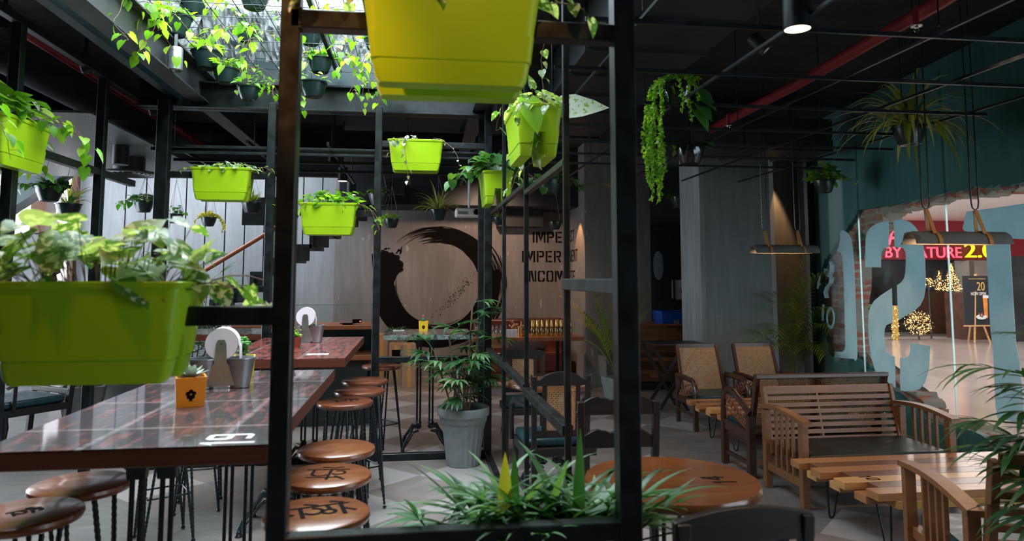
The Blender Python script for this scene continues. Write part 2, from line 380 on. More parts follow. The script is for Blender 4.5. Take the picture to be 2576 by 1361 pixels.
emit('neon_red', (1, .06, .10), 3.2); emit('fascia_glow', (.60, .010, .02), .22); emit('neon_yellow', (.95, .85, .02), 1.6); emit('fairy', (1, .58, .20), 7)
emit('mall_light', (1, .90, .86), 2.2)
simple('mall_ceiling', (.70, .62, .60), .8, 0, .05, 2)
t = NT('mall_floor'); f = t.noise(t.coord((1, .5, 1)), 1.2, 6, .65, .6); t.set(t.ramp(f, [(.3, (.30, .25, .235)), (.7, (.42, .36, .34))]), .16, 0)
simple('mall_dark', (.02, .018, .018), .25, 0, .5, 1.5)
simple('mall_wood', (.10, .040, .022), .5, 0, .3, 5)
simple('mall_stone', (.32, .27, .24), .6, 0, .15, 3)
# ================================================================== STRUCTURE
def wallbox(name, p, q, mat, bev=0): return struct(MB().b2(p, q).build(name, mat, smooth=0, bevel=bev))
TW0 = V((ay(2050, 700, 8.3).x, 8.30, 0)); TD = V((sin(radians(7.1)), cos(radians(7.1)), 0)); TN_ = V((TD.y, -TD.x, 0)); TRZ = atan2(-TD.y, -TD.x)
def tw(px, py, off=0.0):      # photo pixel -> (s, z) on the teal wall's plane, s runs towards the camera
    d = ray(px, py); p0 = TW0+TN_*off; k = (p0-V((0, 0, 0))-V((0, 0, 0)))
    t = ((p0.x)*TN_.x+(p0.y)*TN_.y)/(d.x*TN_.x+d.y*TN_.y); p = CAM+d*t
    return (-(p-TW0).dot(TD), p.z)
def tplace(o): o.location = TW0; o.rotation_euler = (0, 0, TRZ); return o
def twp(s, off, z): return TW0 - TD*s + TN_*off + V((0, 0, z))
wl = lambda s: tuple(twp(s, 0, 0).xy)
# floor (ends at the glazed wall)
fm = MB(); a = wl(-3.2); b = wl(9.5)
fm.add([(-6.5, -2.5, 0), (b[0], -2.5, 0), (b[0], b[1], 0), (a[0], a[1], 0), (a[0], 12.6, 0), (-6.5, 12.6, 0)], [(0, 1, 2, 3, 4, 5)])
struct(fm.build('floor', 'floor', smooth=0))
# ceiling slab with two openings
OX0, OX1, OY0, OY1 = -2.0, .66, 2.35, 6.35
SX0, SX1, SY0, SY1 = -5.0, -1.2, 9.2, 10.9
cm = MB(); Z0, Z1 = 3.45, 3.72
for p, q in (((-9, -2.5), (OX0, SY0)), ((OX0, -2.5), (OX1, OY0)), ((OX0, OY1), (OX1, SY0)), ((OX1, -2.5), (5.9, 12.6)), ((-5.2, SY0), (SX0, 12.6)), ((SX1, SY0), (OX1, 12.6)), ((SX0, SY1), (SX1, 12.6))):
    cm.b2((p[0], p[1], Z0), (q[0], q[1], Z1))
struct(cm.build('ceiling', 'slab', smooth=0))
struct(MB().b2((-6.0, .5, 3.42), (-2.1, 9.0, 3.449)).build('ceiling_left', 'slab_bounce', smooth=0))  # thin sheet under the slab, skylight bounce put into its lighter grey
struct(MB().b2((-5.4, 6.9, 2.80), (-2.80, 9.15, 2.86)).build('ceiling_low', 'duct', smooth=0))
struct(MB().b2((-5.4, 9.08, 2.78), (-.95, 9.15, 3.45)).build('trim_17', 'black_paint', smooth=0))
struct(MB().b2((-5.4, 5.6, 2.74), (-2.45, 9.15, 2.76)).build('ceiling_mesh', 'mesh_panel', smooth=0))
# broken pale edge of the roof opening
rnd = random.Random(3)
def ragged(name, x0, x1, y, z0, z1, n, depth, mat, seed=1, axis='x'):
    r = random.Random(seed); mb = MB(); rows = []
    for k in range(10):
        t = k/9; row = []
        for i in range(n+1):
            x = x0+(x1-x0)*i/n; j = r.uniform(-1, 1)*.7
            yy = y+depth*(t if k else 0)*-1+j*.035; zz = z0+(z1-z0)*(0 if k < 2 else (k-1)/8)+(r.uniform(-.02, .012)+.035*sin(i*.37+seed)*sin(i*.11) if k < 9 else 0)
            row.append((x, yy, zz) if axis == 'x' else (yy, x, zz))
        rows.append(row)
    vs = [p for rw in rows for p in rw]; fs = [(k*(n+1)+i, k*(n+1)+i+1, (k+1)*(n+1)+i+1, (k+1)*(n+1)+i) for k in range(9) for i in range(n)]
    mb.add(vs, fs); return struct(mb.build(name, mat, smooth=0))
ragged('trim_1', OX0, OX1, OY1+.02, 3.40, 3.80, 150, .26, 'slab_light', 5)
ragged('trim_2', OY0, OY1, OX0+.02, 3.40, 3.85, 150, -.16, 'slab_light', 6, 'y')
# upper storey walls round the atrium opening
wallbox('wall_upper', (OX0-.3, OY1+.15, 3.72), (OX1+.3, OY1+.35, 5.2), 'upper_wall')
wallbox('wall_upper_left', (OX0-.4, OY0-.3, 3.72), (OX0-.2, OY1+.35, 5.2), 'upper_wall')
wallbox('wall_upper_right', (OX1+.1, OY0-.3, 3.72), (OX1+.3, OY1+.35, 5.2), 'upper_wall')
# steel under the opening: teal bulkheads and grey I-beams
wallbox('trim_3', (OX0, 6.32, 2.99), (OX1, 6.40, 3.44), 'teal_panel')
wallbox('trim_4', (-2.06, OY0, 3.0), (-1.99, 6.40, 3.44), 'teal_panel')
def ibeam(name, p, q, w, h, t, mat, label, cat='beam', group=None):
    p = V(p); q = V(q); mb = MB(); u = V((0, 0, 1))
    mb.bar(p+u*t/2, q+u*t/2, w, t, up=u); mb.bar(p+u*(h-t/2), q+u*(h-t/2), w, t, up=u); mb.bar(p+u*h/2, q+u*h/2, t, h, up=u)
    return tag(mb.build(name, mat, smooth=0), label, cat, group)
ibeam('steel_beam', (-1.82, -.5, 2.97), (-1.82, 8.2, 2.97), .14, .26, .012, 'steel_grey', 'grey steel I-beam running overhead along the left of the roof opening')
ibeam('steel_beam', (.54, 2.2, 2.97), (.54, 8.2, 2.97), .13, .26, .012, 'steel_grey', 'grey steel I-beam overhead on the right of the roof opening')
ibeam('steel_beam', (-2.3, 6.12, 2.92), (.70, 6.12, 2.92), .16, .22, .014, 'steel_black', 'dark teal steel beam crossing behind the hanging pots under the opening')
ibeam('steel_beam', (-3.9, 1.2, 3.15), (-3.9, 9.0, 3.15), .12, .24, .012, 'steel_black', 'dark steel beam under the left ceiling beyond the red pipe')
ibeam('steel_beam', (-2.3, 8.2, 2.95), (1.5, 8.2, 2.95), .14, .24, .012, 'steel_black', 'dark steel beam crossing the far end where the grey beams stop')
# back wall with painted circle and lettering
bw = struct(MB().b2((.0-1.25, 11.1, 0), (2.38, 11.3, 3.45)).build('wall_back', 'wall_grey', smooth=0))
sw = struct(MB().b2((-5.0, 11.1, 0), (-1.25, 11.3, 3.45)).build('wall_back_left', 'wall_stair', smooth=0))  # same wall carried on, daylight put into a paler, cooler grey
pr = wallbox('wall_pillar', (2.38, 9.81, 0), (3.35, 11.3, 3.45), 'wall_grey')
wallbox('trim_5', (-1.1, 10.2, 2.56), (2.38, 11.1, 3.45), 'black_paint')
wallbox('trim_6', (1.25, 10.75, 2.30), (1.95, 11.1, 2.60), 'black_paint')
# column and wall returns
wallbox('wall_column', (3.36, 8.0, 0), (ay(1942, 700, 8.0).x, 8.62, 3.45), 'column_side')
struct(MB().b2((3.345, 8.0, 0), (3.36, 8.62, 3.45)).build('wall_column_lit_side', 'column_lit', smooth=0))  # lighter sheet: daylight from the left put into the column's colour
struct(MB().b2((3.345, 7.99, 0), (3.40, 8.0, 3.45)).build('wall_column_lit_edge', 'column_lit', smooth=0))
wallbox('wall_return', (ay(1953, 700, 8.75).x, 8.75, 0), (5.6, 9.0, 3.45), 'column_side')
wallbox('wall_alcove', (3.35, 12.0, 0), (5.6, 12.2, 3.45), 'wall_dark')
wallbox('wall_alcove_right', (5.4, 9.0, 0), (5.6, 12.2, 3.45), 'wall_dark')
p = V((4.70, 8.30, 0)); fr = struct(MB().b2((-.0, -.10, 0), (.10, .08, 3.45)).build('trim_9', 'steel_black', smooth=0)); tplace(fr)
struct(MB().b2((5.05, 8.36, 0), (5.6, 8.75, 3.45)).build('trim_10', 'wall_dark', smooth=0))
# alcove door with oval pane
d = MB(); dz = 1.5; c = ay(1655, 668, 11.9)
dr = thing('door_1', 'dark panelled door', 'door', (c.x, 11.93, 0)); del dr['label']; del dr['category']; struct(dr)
MB().b2((-.42, -.03, 0), (.42, .03, 2.35)).build('door_leaf', 'wood_black', dr)
fm = MB()
for x0, x1, z0, z1 in ((-.30, .30, .15, .55), (-.30, .30, .65, 1.0), (-.30, .30, 1.12, 2.2)):
    fm.b2((x0, -.045, z0), (x1, -.03, z0+.03)); fm.b2((x0, -.045, z1-.03), (x1, -.03, z1)); fm.b2((x0, -.045, z0), (x0+.03, -.03, z1)); fm.b2((x1-.03, -.045, z0), (x1, -.03, z1))
fm.build('moulding', 'wood_black', dr)
ov = [(.09*cos(t/24*2*pi), .20*sin(t/24*2*pi)+.0) for t in range(24)]
ov = [(x, y+(.05 if y > 0 else -.05)) for x, y in ov]
Mx = Matrix.Translation((0, -.03, c.z)) @ Matrix.Rotation(pi/2, 4, 'X')
MB().prism([(x*1.15, y*1.1) for x, y in ov], 0, .02, Mx).build('pane_ring', 'wood_black', dr)
MB().prism(ov, .02, .028, Mx).build('oval_pane', 'zinc', dr)
MB().b2((-.52, -.05, 2.35), (.52, .03, 2.43)).b2((-.52, -.05, 0), (-.44, .03, 2.35)).b2((.44, -.05, 0), (.52, .03, 2.35)).build('door_frame', 'wood_black', dr)
# ---- glazed teal wall with the broken-through hole
zz = lambda x, y: (2040+x/2.431, 400+y/2.431)      # crop coordinates of the two detail views
z7 = lambda x, y: (2100+x/2.83, 880+y/2.83)
def plate(name, outer, hole, y0, y1, mat):
    bm = bmesh.new(); es = []
    for loop in (outer, hole):
        if not loop: continue
        vs = [bm.verts.new((x, y0, z)) for x, z in loop]; es += [bm.edges.new((vs[i], vs[(i+1) % len(vs)])) for i in range(len(vs))]
    bmesh.ops.triangle_fill(bm, use_beauty=True, use_dissolve=False, edges=es, normal=(0, -1, 0))
    r = bmesh.ops.extrude_face_region(bm, geom=bm.faces[:]); bmesh.ops.translate(bm, vec=(0, y1-y0, 0), verts=[v for v in r['geom'] if isinstance(v, bmesh.types.BMVert)])
    bmesh.ops.recalc_face_normals(bm, faces=bm.faces[:])
    me = bpy.data.meshes.new(name); bm.to_mesh(me); bm.free(); me.materials.append(M_[mat])
    o = bpy.data.objects.new(name, me); COL.objects.link(o); return o
def rough(loop, amp, sub, seed):
    r = random.Random(seed); out = []
    for i, p in enumerate(loop):
        q = loop[(i+1) % len(loop)]
        for k in range(sub):
            t = k/sub; j = amp if (abs(q[0]-p[0])+abs(q[1]-p[1])) < 2.0 else 0
            out.append((p[0]+(q[0]-p[0])*t+(r.uniform(-j, j)), p[1]+(q[1]-p[1])*t+(r.uniform(-j, j))))
    return out
outer_hole = [zz(*p) for p in ((1250, 165), (1115, 160), (900, 190), (700, 240), (520, 280), (300, 315), (270, 370), (225, 430), (180, 490), (130, 575), (95, 620), (62, 700), (68, 800), (60, 900), (80, 1050), (112, 1110), (120, 1180), (150, 1215), (215, 1225), (280, 1215), (330, 1245), (380, 1285))]
outer_hole += [z7(*p) for p in ((250, 110), (330, 210), (470, 340), (600, 420), (640, 490), (1000, 590), (1347, 770))]
inner_hole = [zz(*p) for p in ((1250, 195), (1120, 186), (1060, 205), (985, 217), (900, 227), (800, 243), (740, 254), (640, 283), (560, 297), (500, 310), (455, 345), (430, 385), (400, 420), (345, 480), (335, 560), (320, 600), (262, 615), (240, 900), (262, 1180), (290, 1195), (350, 1205), (390, 1260))]
inner_hole += [z7(*p) for p in ((290, 120), (350, 190), (480, 290), (575, 320), (632, 410), (640, 462), (800, 500), (1000, 560), (1347, 735))]
oh = [tw(*p) for p in outer_hole]; ih = [tw(*p, .02) for p in inner_hole]
SE = 8.2
def wallwith(name, hole, y0, y1, mat, seed, amp):
    k = rough(hole, amp, 5, seed)[:-5]      # the gap runs on past the frame to the wall's near end
    poly = [(0, 0), (SE, 0), (SE, k[-1][1])]+k[::-1]+[(SE, k[0][1]), (SE, 3.45), (0, 3.45)]
    M = Matrix(((1, 0, 0, 0), (0, 0, 1, 0), (0, 1, 0, 0), (0, 0, 0, 1)))
    return struct(tplace(MB().prism(poly, y0, y1, M).build(name, mat, smooth=0)))
wallwith('wall_right', oh, -.02, .04, 'wall_teal', 1, .018)
wallwith('wall_right_brick', ih, .04, .24, 'brick', 2, .03)
# letters painted on the glass
def letter(name, pts, mat='letter_blue', off=-.124, th=.002):
    lp = [tw(*p, off) for p in pts]
    return lp
L_J = [zz(*p) for p in ((180, 447), (190, 436), (205, 438), (228, 455), (245, 488), (255, 540), (262, 620), (270, 800), (276, 1000), (283, 1190), (280, 1222), (274, 1236), (262, 1222), (240, 1222), (200, 1218), (146, 1212), (145, 1176), (190, 1180), (205, 1170), (211, 1145), (208, 1000), (203, 800), (198, 650), (192, 600), (184, 575), (160, 562), (172, 530), (178, 490))]
L_S1 = [zz(*p) for p in ((473, 380), (430, 386), (395, 398), (362, 422), (342, 452), (335, 490), (333, 560), (334, 662), (428, 663), (427, 590), (432, 562), (448, 546), (476, 540))]
L_S2 = [zz(*p) for p in ((507, 376), (560, 370), (600, 382), (632, 408), (655, 440), (672, 480), (688, 540), (697, 620), (700, 720), (700, 790), (690, 850), (668, 895), (628, 932), (585, 955), (537, 985), (530, 880), (527, 772), (552, 755), (570, 730), (578, 695), (582, 620), (580, 575), (568, 548), (545, 540), (512, 540))]
L_S3 = [zz(*p) for p in ((494, 790), (430, 832), (388, 866), (364, 905), (353, 950), (350, 1020), (356, 1120), (368, 1210), (388, 1280), (412, 1340))]+[z7(*p) for p in ((318, 150), (345, 195), (390, 240), (432, 270), (430, 200), (426, 50), (400, 35), (372, 20))]+[zz(*p) for p in ((452, 1140), (447, 1080), (450, 1040), (462, 1015), (500, 1000), (497, 900))]
L_S4 = [zz(*p) for p in ((607, 1125), (727, 1143), (726, 1200), (722, 1280))]+[z7(*p) for p in ((660, 170), (640, 235), (605, 278), (560, 292), (500, 296), (468, 290), (466, 200))]+[zz(*p) for p in ((546, 1216), (580, 1216), (600, 1205), (607, 1180))]
L_T1 = [zz(*p) for p in ((952, 322), (1120, 300), (1330, 268), (1330, 492), (1222, 487), (1076, 470), (940, 440), (928, 425))]
L_T2 = [zz(*p) for p in ((1068, 470), (1213, 485), (1222, 600), (1236, 850), (1254, 1130))]+[z7(*p) for p in ((1312, 60), (1340, 330), (1345, 520), (1160, 490), (1146, 400), (1128, 0))]+[zz(*p) for p in ((1098, 1040), (1082, 700))]
L_e1 = [zz(*p) for p in ((60, 706), (52, 716), (46, 742), (40, 752), (36, 792), (44, 796), (48, 782), (60, 766), (54, 752), (58, 730))]
L_e2 = [zz(*p) for p in ((82, 890), (72, 888), (66, 940), (68, 990), (78, 988), (80, 940))]
gz = MB()
ss = [tw(2195, 700)[0], tw(2425, 700)[0], 6.2]
gp = [0.06]+ss
for i in range(3): pass
glz = thing('window_1', '', ''); del glz['label']; del glz['category']; struct(glz); tplace(glz)
for i in range(3):
    MB().b2((gp[i]+.004, -.128, .02), (gp[i+1]-.004, -.116, 3.3)).build('pane', 'glass', glz, smooth=0)
for i in (1, 2):
    MB().b2((gp[i]-.005, -.13, .02), (gp[i]+.005, -.114, 3.3)).build('pane_joint', 'glass_edge', glz, smooth=0)
lm = MB()
for pts in (L_J, L_S1, L_S2, L_S3, L_S4, L_T1, L_T2, L_e1, L_e2):
    lp = [tw(*p, -.131) for p in pts]; n = len(lp)
    M = Matrix(((1, 0, 0, 0), (0, 0, 1, 0), (0, 1, 0, 0), (0, 0, 0, 1)))
    lm.prism(lp, -.133, -.1285, M)
# small curled character and a ring
def twtube(mb, pts, r, closed=False):
    q = [tw(*zz(*p), -.131) for p in pts]; mb.tube([(s, -.131, z) for s, z in q], r, 6, closed, flat=.15)
twtube(lm, ((124, 628), (130, 650), (128, 690), (112, 722), (94, 700), (92, 672), (104, 690), (128, 730), (122, 760), (100, 785), (90, 815), (98, 850)), .028)
twtube(lm, [(120+22*cos(k/16*2*pi), 972+58*sin(k/16*2*pi)) for k in range(16)], .022, True)
lo = lm.build('painted_letters', 'letter_blue', glz, smooth=0); lo['label'] = 'large pale blue stencil letters painted on the glass'
# ---- painted circle (dry-brush ring) and lettering on the back wall
c0 = ay(1101, 717, 11.09); RX = ay(1253, 717, 11.09).x-c0.x; RZ = ay(1101, 568, 11.09).z-c0.z
r = random.Random(11); ring = MB(); yy = 0
def arc(a0, a1, r0, r1, taper0=.1, taper1=.1, wob=0.0, n=None, seed=0):
    global yy
    q = random.Random(seed); n = n or max(6, int(abs(a1-a0)/4)); vs = []; ph = q.uniform(0, 6)
    yy += .00002
    for i in range(n+1):
        t = i/n; a = radians(a0+(a1-a0)*t); k = min(1, t/taper0 if taper0 else 1, (1-t)/taper1 if taper1 else 1); k = max(0, k)**.6
        mid = (r0+r1)/2+wob*sin(t*5+ph); h = (r1-r0)/2*k
        for s in (-1, 1): vs.append((c0.x+RX*(mid+s*h)*cos(a), 11.099-.0005-yy, c0.z+RZ*(mid+s*h)*sin(a)))
    ring.add(vs, [(2*i, 2*i+1, 2*i+3, 2*i+2) for i in range(n)])
# angles: 0 = right, counter-clockwise; the stroke starts at upper left (165) and sweeps down, right, up to 120
arc(158, 262, .70, 1.05, .02, 0, .01, seed=1); arc(172, 262, .69, 1.06, .1, .05, seed=2)
arc(245, 375, .705, 1.04, 0, 0, .01, seed=3); arc(300, 420, .71, .98, 0, .1, .01, seed=4); arc(365, 450, .70, .98, 0, .25, .01, seed=5); arc(400, 462, .72, .97, .1, .5, seed=6)
bp = [(935, 640), (950, 632), (958, 634), (966, 630), (975, 632), (980, 636), (988, 634), (992, 640), (999, 642), (1003, 641), (1006, 648), (1004, 653), (1010, 657), (1014, 660), (1015, 668), (1013, 673), (1015, 680), (1009, 684), (1004, 686), (998, 694), (994, 706), (985, 712), (940, 712)]
q = [ay(x, y, 11.0962) for x, y in bp]; ring.add([tuple(p) for p in q], [tuple(range(len(q)-1, -1, -1))])
for (x, y, w, h) in ((1003, 630, 5, 4), (1008, 634, 3, 7), (998, 636, 3, 3), (962, 630, 4, 2), (970, 626, 5, 3), (978, 625, 3, 2), (1010, 626, 2, 6)):
    q = [ay(x+w*cos(j*pi/3+.5), y+h*sin(j*pi/3), 11.0961) for j in range(6)]; ring.add([tuple(p) for p in q], [(5, 4, 3, 2, 1, 0)])
for k in range(110):
    a0 = r.uniform(15, 90); L = r.uniform(14, 55); m = r.uniform(.69, .99); w = r.uniform(.003, .013)
    arc(a0, min(a0+L, (134 if m > .85 else 118)-r.uniform(0, 18)), m-w, m+w, .3, .4, .006, seed=k)
for k in range(12): arc(100, r.uniform(122, 140), .93+.006*k-.003, .93+.006*k+.003, .1, .6, .004, seed=300+k)
for k in range(75):
    a0 = r.uniform(-75, 15); L = r.uniform(14, 50); m = r.uniform(.94, 1.14); w = r.uniform(.002, .010)
    arc(a0, a0+L, m-w, m+w, .3, .4, .006, seed=100+k)
for k in range(14):
    a0 = r.uniform(165, 210); L = r.uniform(40, 150); m = r.uniform(.66, .69); arc(a0, a0+L, m-.003, m+.003, .3, .4, .003, seed=200+k)
for k in range(230):      # splatter inside the ring
    t = r.gauss(0, .30); s = r.gauss(0, .05); px = 1150+t*95+s*110; py = 738-t*105+s*80
    if k > 215: px = r.uniform(955, 1012); py = 636-(px-955)*.25+r.uniform(-6, 4)
    p = ay(px, py, 11.0975); w = r.uniform(.004, .011)*(1.5 if k % 9 == 0 else 1); h = w*r.uniform(.4, .9)
    ring.add([(p.x+w*cos(j*pi/3+.8), 11.0972, p.z+h*sin(j*pi/3)) for j in range(6)], [(0, 1, 2, 3, 4, 5)])
ro = ring.build('painted_circle', 'ink', bw, smooth=0); ro['label'] = 'black dry-brush ring painted on grey concrete'
# stencil alphabet on a 4 x 7 grid, strokes .9 wide, gaps left as bridges
def R4(x0, y0, x1, y1): return [(x0, y0), (x1, y0), (x1, y1), (x0, y1)]
GL = {'I': [R4(0, 0, 1, 7)], 'L': [R4(0, 0, 1, 7), R4(1.3, 0, 3.6, 1)],
 'T': [R4(1.5, 0, 2.5, 7), R4(0, 6, 1.25, 7), R4(2.75, 6, 4, 7)],
 'E': [R4(0, 0, 1, 7), R4(1.3, 0, 3.6, 1), R4(1.3, 3, 3.3, 4), R4(1.3, 6, 3.6, 7)],
 'F': [R4(0, 0, 1, 7), R4(1.3, 3, 3.3, 4), R4(1.3, 6, 3.6, 7)],
 'P': [R4(0, 0, 1, 7), [(1.3, 6), (3, 6), (3, 4), (1.3, 4), (1.3, 3), (3.3, 3), (4, 3.7), (4, 6.3), (3.3, 7), (1.3, 7)]],
 'R': [R4(0, 0, 1, 7), [(1.3, 6), (3, 6), (3, 4), (1.3, 4), (1.3, 3), (3.3, 3), (4, 3.7), (4, 6.3), (3.3, 7), (1.3, 7)], [(1.9, 2.8), (2.9, 2.8), (4.1, 0), (3, 0)]],
 'C': [[(1.8, 0), (.7, 0), (0, .7), (0, 6.3), (.7, 7), (1.8, 7), (1.8, 6), (1, 6), (1, 1), (1.8, 1)], [(2.2, 0), (3.3, 0), (4, .7), (4, 2.4), (3, 2.4), (3, 1), (2.2, 1)], [(2.2, 7), (3.3, 7), (4, 6.3), (4, 4.6), (3, 4.6), (3, 6), (2.2, 6)]],
 'O': [[(1.8, 0), (.7, 0), (0, .7), (0, 6.3), (.7, 7), (1.8, 7), (1.8, 6), (1, 6), (1, 1), (1.8, 1)], [(2.2, 0), (3.3, 0), (4, .7), (4, 6.3), (3.3, 7), (2.2, 7), (2.2, 6), (3, 6), (3, 1), (2.2, 1)]],
 'N': [R4(0, 0, .9, 7), R4(3.3, 0, 4.2, 7), [(1.1, 7), (2.0, 7), (3.1, 0), (2.3, 0), (1.1, 4.8)]],
 'M': [R4(0, 0, .95, 7), R4(4.35, 0, 5.3, 7), [(1.15, 7), (2.0, 7), (2.6, 3.6), (2.6, 0.6), (1.15, 5)], [(4.15, 7), (3.3, 7), (2.7, 3.6), (2.7, .6), (4.15, 5)]],
 'A': [[(0, 0), (1, 0), (2.0, 5.2), (2.0, 7), (1.5, 7)], [(4.1, 0), (3.1, 0), (2.1, 5.2), (2.1, 7), (2.6, 7)], R4(1.4, 1.6, 2.7, 2.5)],
 '1': [R4(1, 0, 2, 7), [(0, 5.2), (.9, 6.8), (.9, 5.4)]], '0': [[(1.8, 0), (.7, 0), (0, .7), (0, 6.3), (.7, 7), (1.8, 7), (1.8, 6), (1, 6), (1, 1), (1.8, 1)], [(2.2, 0), (3.3, 0), (4, .7), (4, 6.3), (3.3, 7), (2.2, 7), (2.2, 6), (3, 6), (3, 1), (2.2, 1)]],
 '4': [R4(2.4, 0, 3.4, 7), [(2.2, 7), (0, 2.7), (0, 1.8), (2.2, 1.8), (2.2, 2.7), (1.1, 2.7), (2.2, 5)], R4(3.6, 1.8, 4.2, 2.7)],
 '9': [[(.7, 3), (3, 3), (3, 4), (1, 4), (1, 6), (3, 6), (3, .9), (.4, .9), (.4, 0), (3.3, 0), (4, .7), (4, 6.3), (3.3, 7), (.7, 7), (0, 6.3), (0, 3.7)]]}
def glyph(mb, ch, org, ex, ey, u, th=.001):      # org + ex*x + ey*y, raised by th along ex x ey
    n = V(ex).cross(V(ey)).normalized()*th; w = 0
    for poly in GL[ch]:
        vs = [V(org)+V(ex)*(x*u)+V(ey)*(y*u) for x, y in poly]; k = len(vs); w = max(w, max(x for x, y in poly))
        mb.add([v+n for v in vs]+[v for v in vs], [tuple(range(k)), tuple(range(2*k-1, k-1, -1))]+[(i, (i+1) % k+0, k+(i+1) % k, k+i) for i in range(k)])
    return w
tb = MB(); tr = MB()
def line(word, pxl, pyt, pyb, pxr, pxr2):
    zt = ay(1380, pyt, 11.1).z; zb = ay(1380, pyb, 11.1).z; u = (zt-zb)/7; x = ay(pxl, pyt, 11.1).x
    total = sum(max(px for pl in GL[c] for px, _ in pl)+.9 for c in word); 
    xe = 2.38+ (11.1-9.81)*.55      # the end, unrolled round the corner
    k = 1.12
    for c in word:
        w = max(px for pl in GL[c] for px, _ in pl)
        if x+w*u*k < 2.36: glyph(tb, c, (x, 11.099, zb), V((k, 0, 0)), V((0, 0, 1)), u)
        else:
            s = max(0.02, x-2.38); glyph(tr, c, (2.379, 11.1-s, zb), V((0, -k, 0)), V((0, 0, 1)), u)
        x += (w+.9)*u*k
line('IMPERFECT', 1340, 583, 611, 0, 0); line('IMPERMANENT', 1313, 631, 660, 0, 0); line('INCOMPLETE', 1322, 681, 709, 0, 0)
o = tb.build('painted_lettering', 'ink', bw, smooth=0); o['label'] = 'black stencil lettering in three lines on grey wall'
tr.build('painted_lettering', 'ink', pr, smooth=0)
# conduit scratches / small wall fittings
# ---- left: yard wall outside, broken stub wall, slanted stringer
wallbox('wall_left', (-6.1, -2.5, 0), (-5.9, 6.4, 3.45), 'wall_dark')
wallbox('wall_outside', (-14, 13.0, 0), (-5.0, 13.2, 5.5), 'yard_white')
wallbox('trim_11', (-5.55, 11.0, 0), (-5.35, 11.3, 3.2), 'mall_wood')
wallbox('trim_12', (-5.02, 11.0, 0), (-4.94, 11.3, 3.45), 'mall_wood')
YS = 9.0
st = [(0, 612), (20, 606), (40, 602), (50, 590), (62, 585), (80, 582), (108, 584), (120, 585), (124, 600), (134, 612), (136, 625), (142, 640), (132, 660), (118, 690), (125, 760), (120, 900)]
q = [ay(x, y, YS) for x, y in st]; lp = [(p.x, p.z) for p in q]+[(q[-1].x, 0), (q[0].x-1.5, 0), (q[0].x-1.5, q[0].z)]
o = plate('wall_stub', lp, None, 0, .10, 'wall_stair'); o.location = (0, YS, 0); struct(o)
st2 = [(84, 583), (112, 583), (120, 585), (124, 600), (134, 612), (137, 625), (143, 640), (134, 662), (122, 692), (126, 760), (122, 900), (104, 900), (108, 700), (122, 655), (124, 640), (116, 612), (100, 592)]
q = [ay(x, y, YS-.03) for x, y in st2]; o = plate('wall_stub_brick', rough([(p.x, p.z) for p in q], .02, 3, 4), None, 0, .22, 'brick_torn'); o.location = (0, YS-.025, 0); struct(o)
a = ay(-60, 555, 10.4); b = ay(190, 395, 10.4)
tag(MB().bar(a, b, .28, .34).build('stair_stringer', 'teal_panel', smooth=0), 'dark slanted steel stringer in front of the bright white yard wall', 'stringer')
# ---- mall corridor beyond the glass
MX0, MX1, MY = 5.2, 26, 17.0
m = MB(); a = twp(8.2, .26, 0); b = twp(-.1, .26, 0)
m.add([(a.x, a.y, -.004), (26, a.y, -.004), (26, MY+3, -.004), (b.x, MY+3, -.004), (b.x, b.y, -.004)], [(0, 1, 2, 3, 4)]); struct(m.build('floor_mall', 'mall_floor', smooth=0))
struct(MB().b2((5.6, 0, 3.0), (26, MY+3, 3.2)).build('ceiling_mall', 'mall_ceiling', smooth=0))
wallbox('wall_mall_right', (26, 0, 0), (26.2, MY+3, 3.6), 'mall_stone')
# ================================================================== PLANTS (shape library)
def leaf_heart(mb, p, d, n, L, Wd, fold=.18, curl=.25, mi=0, tone=.5):
    d = V(d).normalized(); n = V(n); n = (n-d*n.dot(d)); n = n.normalized() if n.length > 1e-4 else ortho(d)[1]; s = d.cross(n)
    P = lambda u, w: V(p)+d*(u*L)+s*(w*Wd)+n*(abs(w)*fold*Wd-curl*u*u*L)
    mid = [P(.04, 0), P(.35, 0), (P(.7, 0)), P(1.0, 0)]
    vs = mid[:]; out = ((-.10, .25), (.12, .47), (.40, .46), (.74, .24))
    for sg in (1, -1): vs += [P(u, sg*w) for u, w in out]
    fs = []
    for b, f in ((4, 0), (8, 1)):
        q = [(0, b, b+1), (0, b+1, b+2, 1), (1, b+2, b+3, 2), (2, b+3, 3)]
        fs += [t[::-1] if f else t for t in q]
    mb.add(vs, fs, mi, tone)
def blade(mb, p, d, L, Wd, droop=.5, n=7, mi=0, tone=.5, fold=.25, base=.35, up=None):
    d = V(d).normalized(); p = V(p); vs = []; st = L/n
    for i in range(n+1):
        t = i/n; w = Wd*(base+(1-base)*min(1, t*3))*(1-t**3)*.5 if i < n else .0005
        s = d.cross(V(up) if up else V((0, 0, 1)))
        s = s.normalized() if s.length > 1e-3 else V((1, 0, 0)); u = s.cross(d)
        vs += [p+s*w+u*(w*fold), p, p-s*w+u*(w*fold)]
        p = p+d*st; d = (d+V((0, 0, -droop*st/L*1.6*(.4+t)))).normalized()
    fs = []
    for i in range(n): a = 3*i; fs += [(a, a+1, a+4, a+3), (a+1, a+2, a+5, a+4)]
    mb.add(vs, fs, mi, tone)
def rdir(r, up=(.0, 1.0)):
    a = r.uniform(0, 2*pi); z = r.uniform(*up); h = sqrt(max(0, 1-z*z)); return V((h*cos(a), h*sin(a), z))
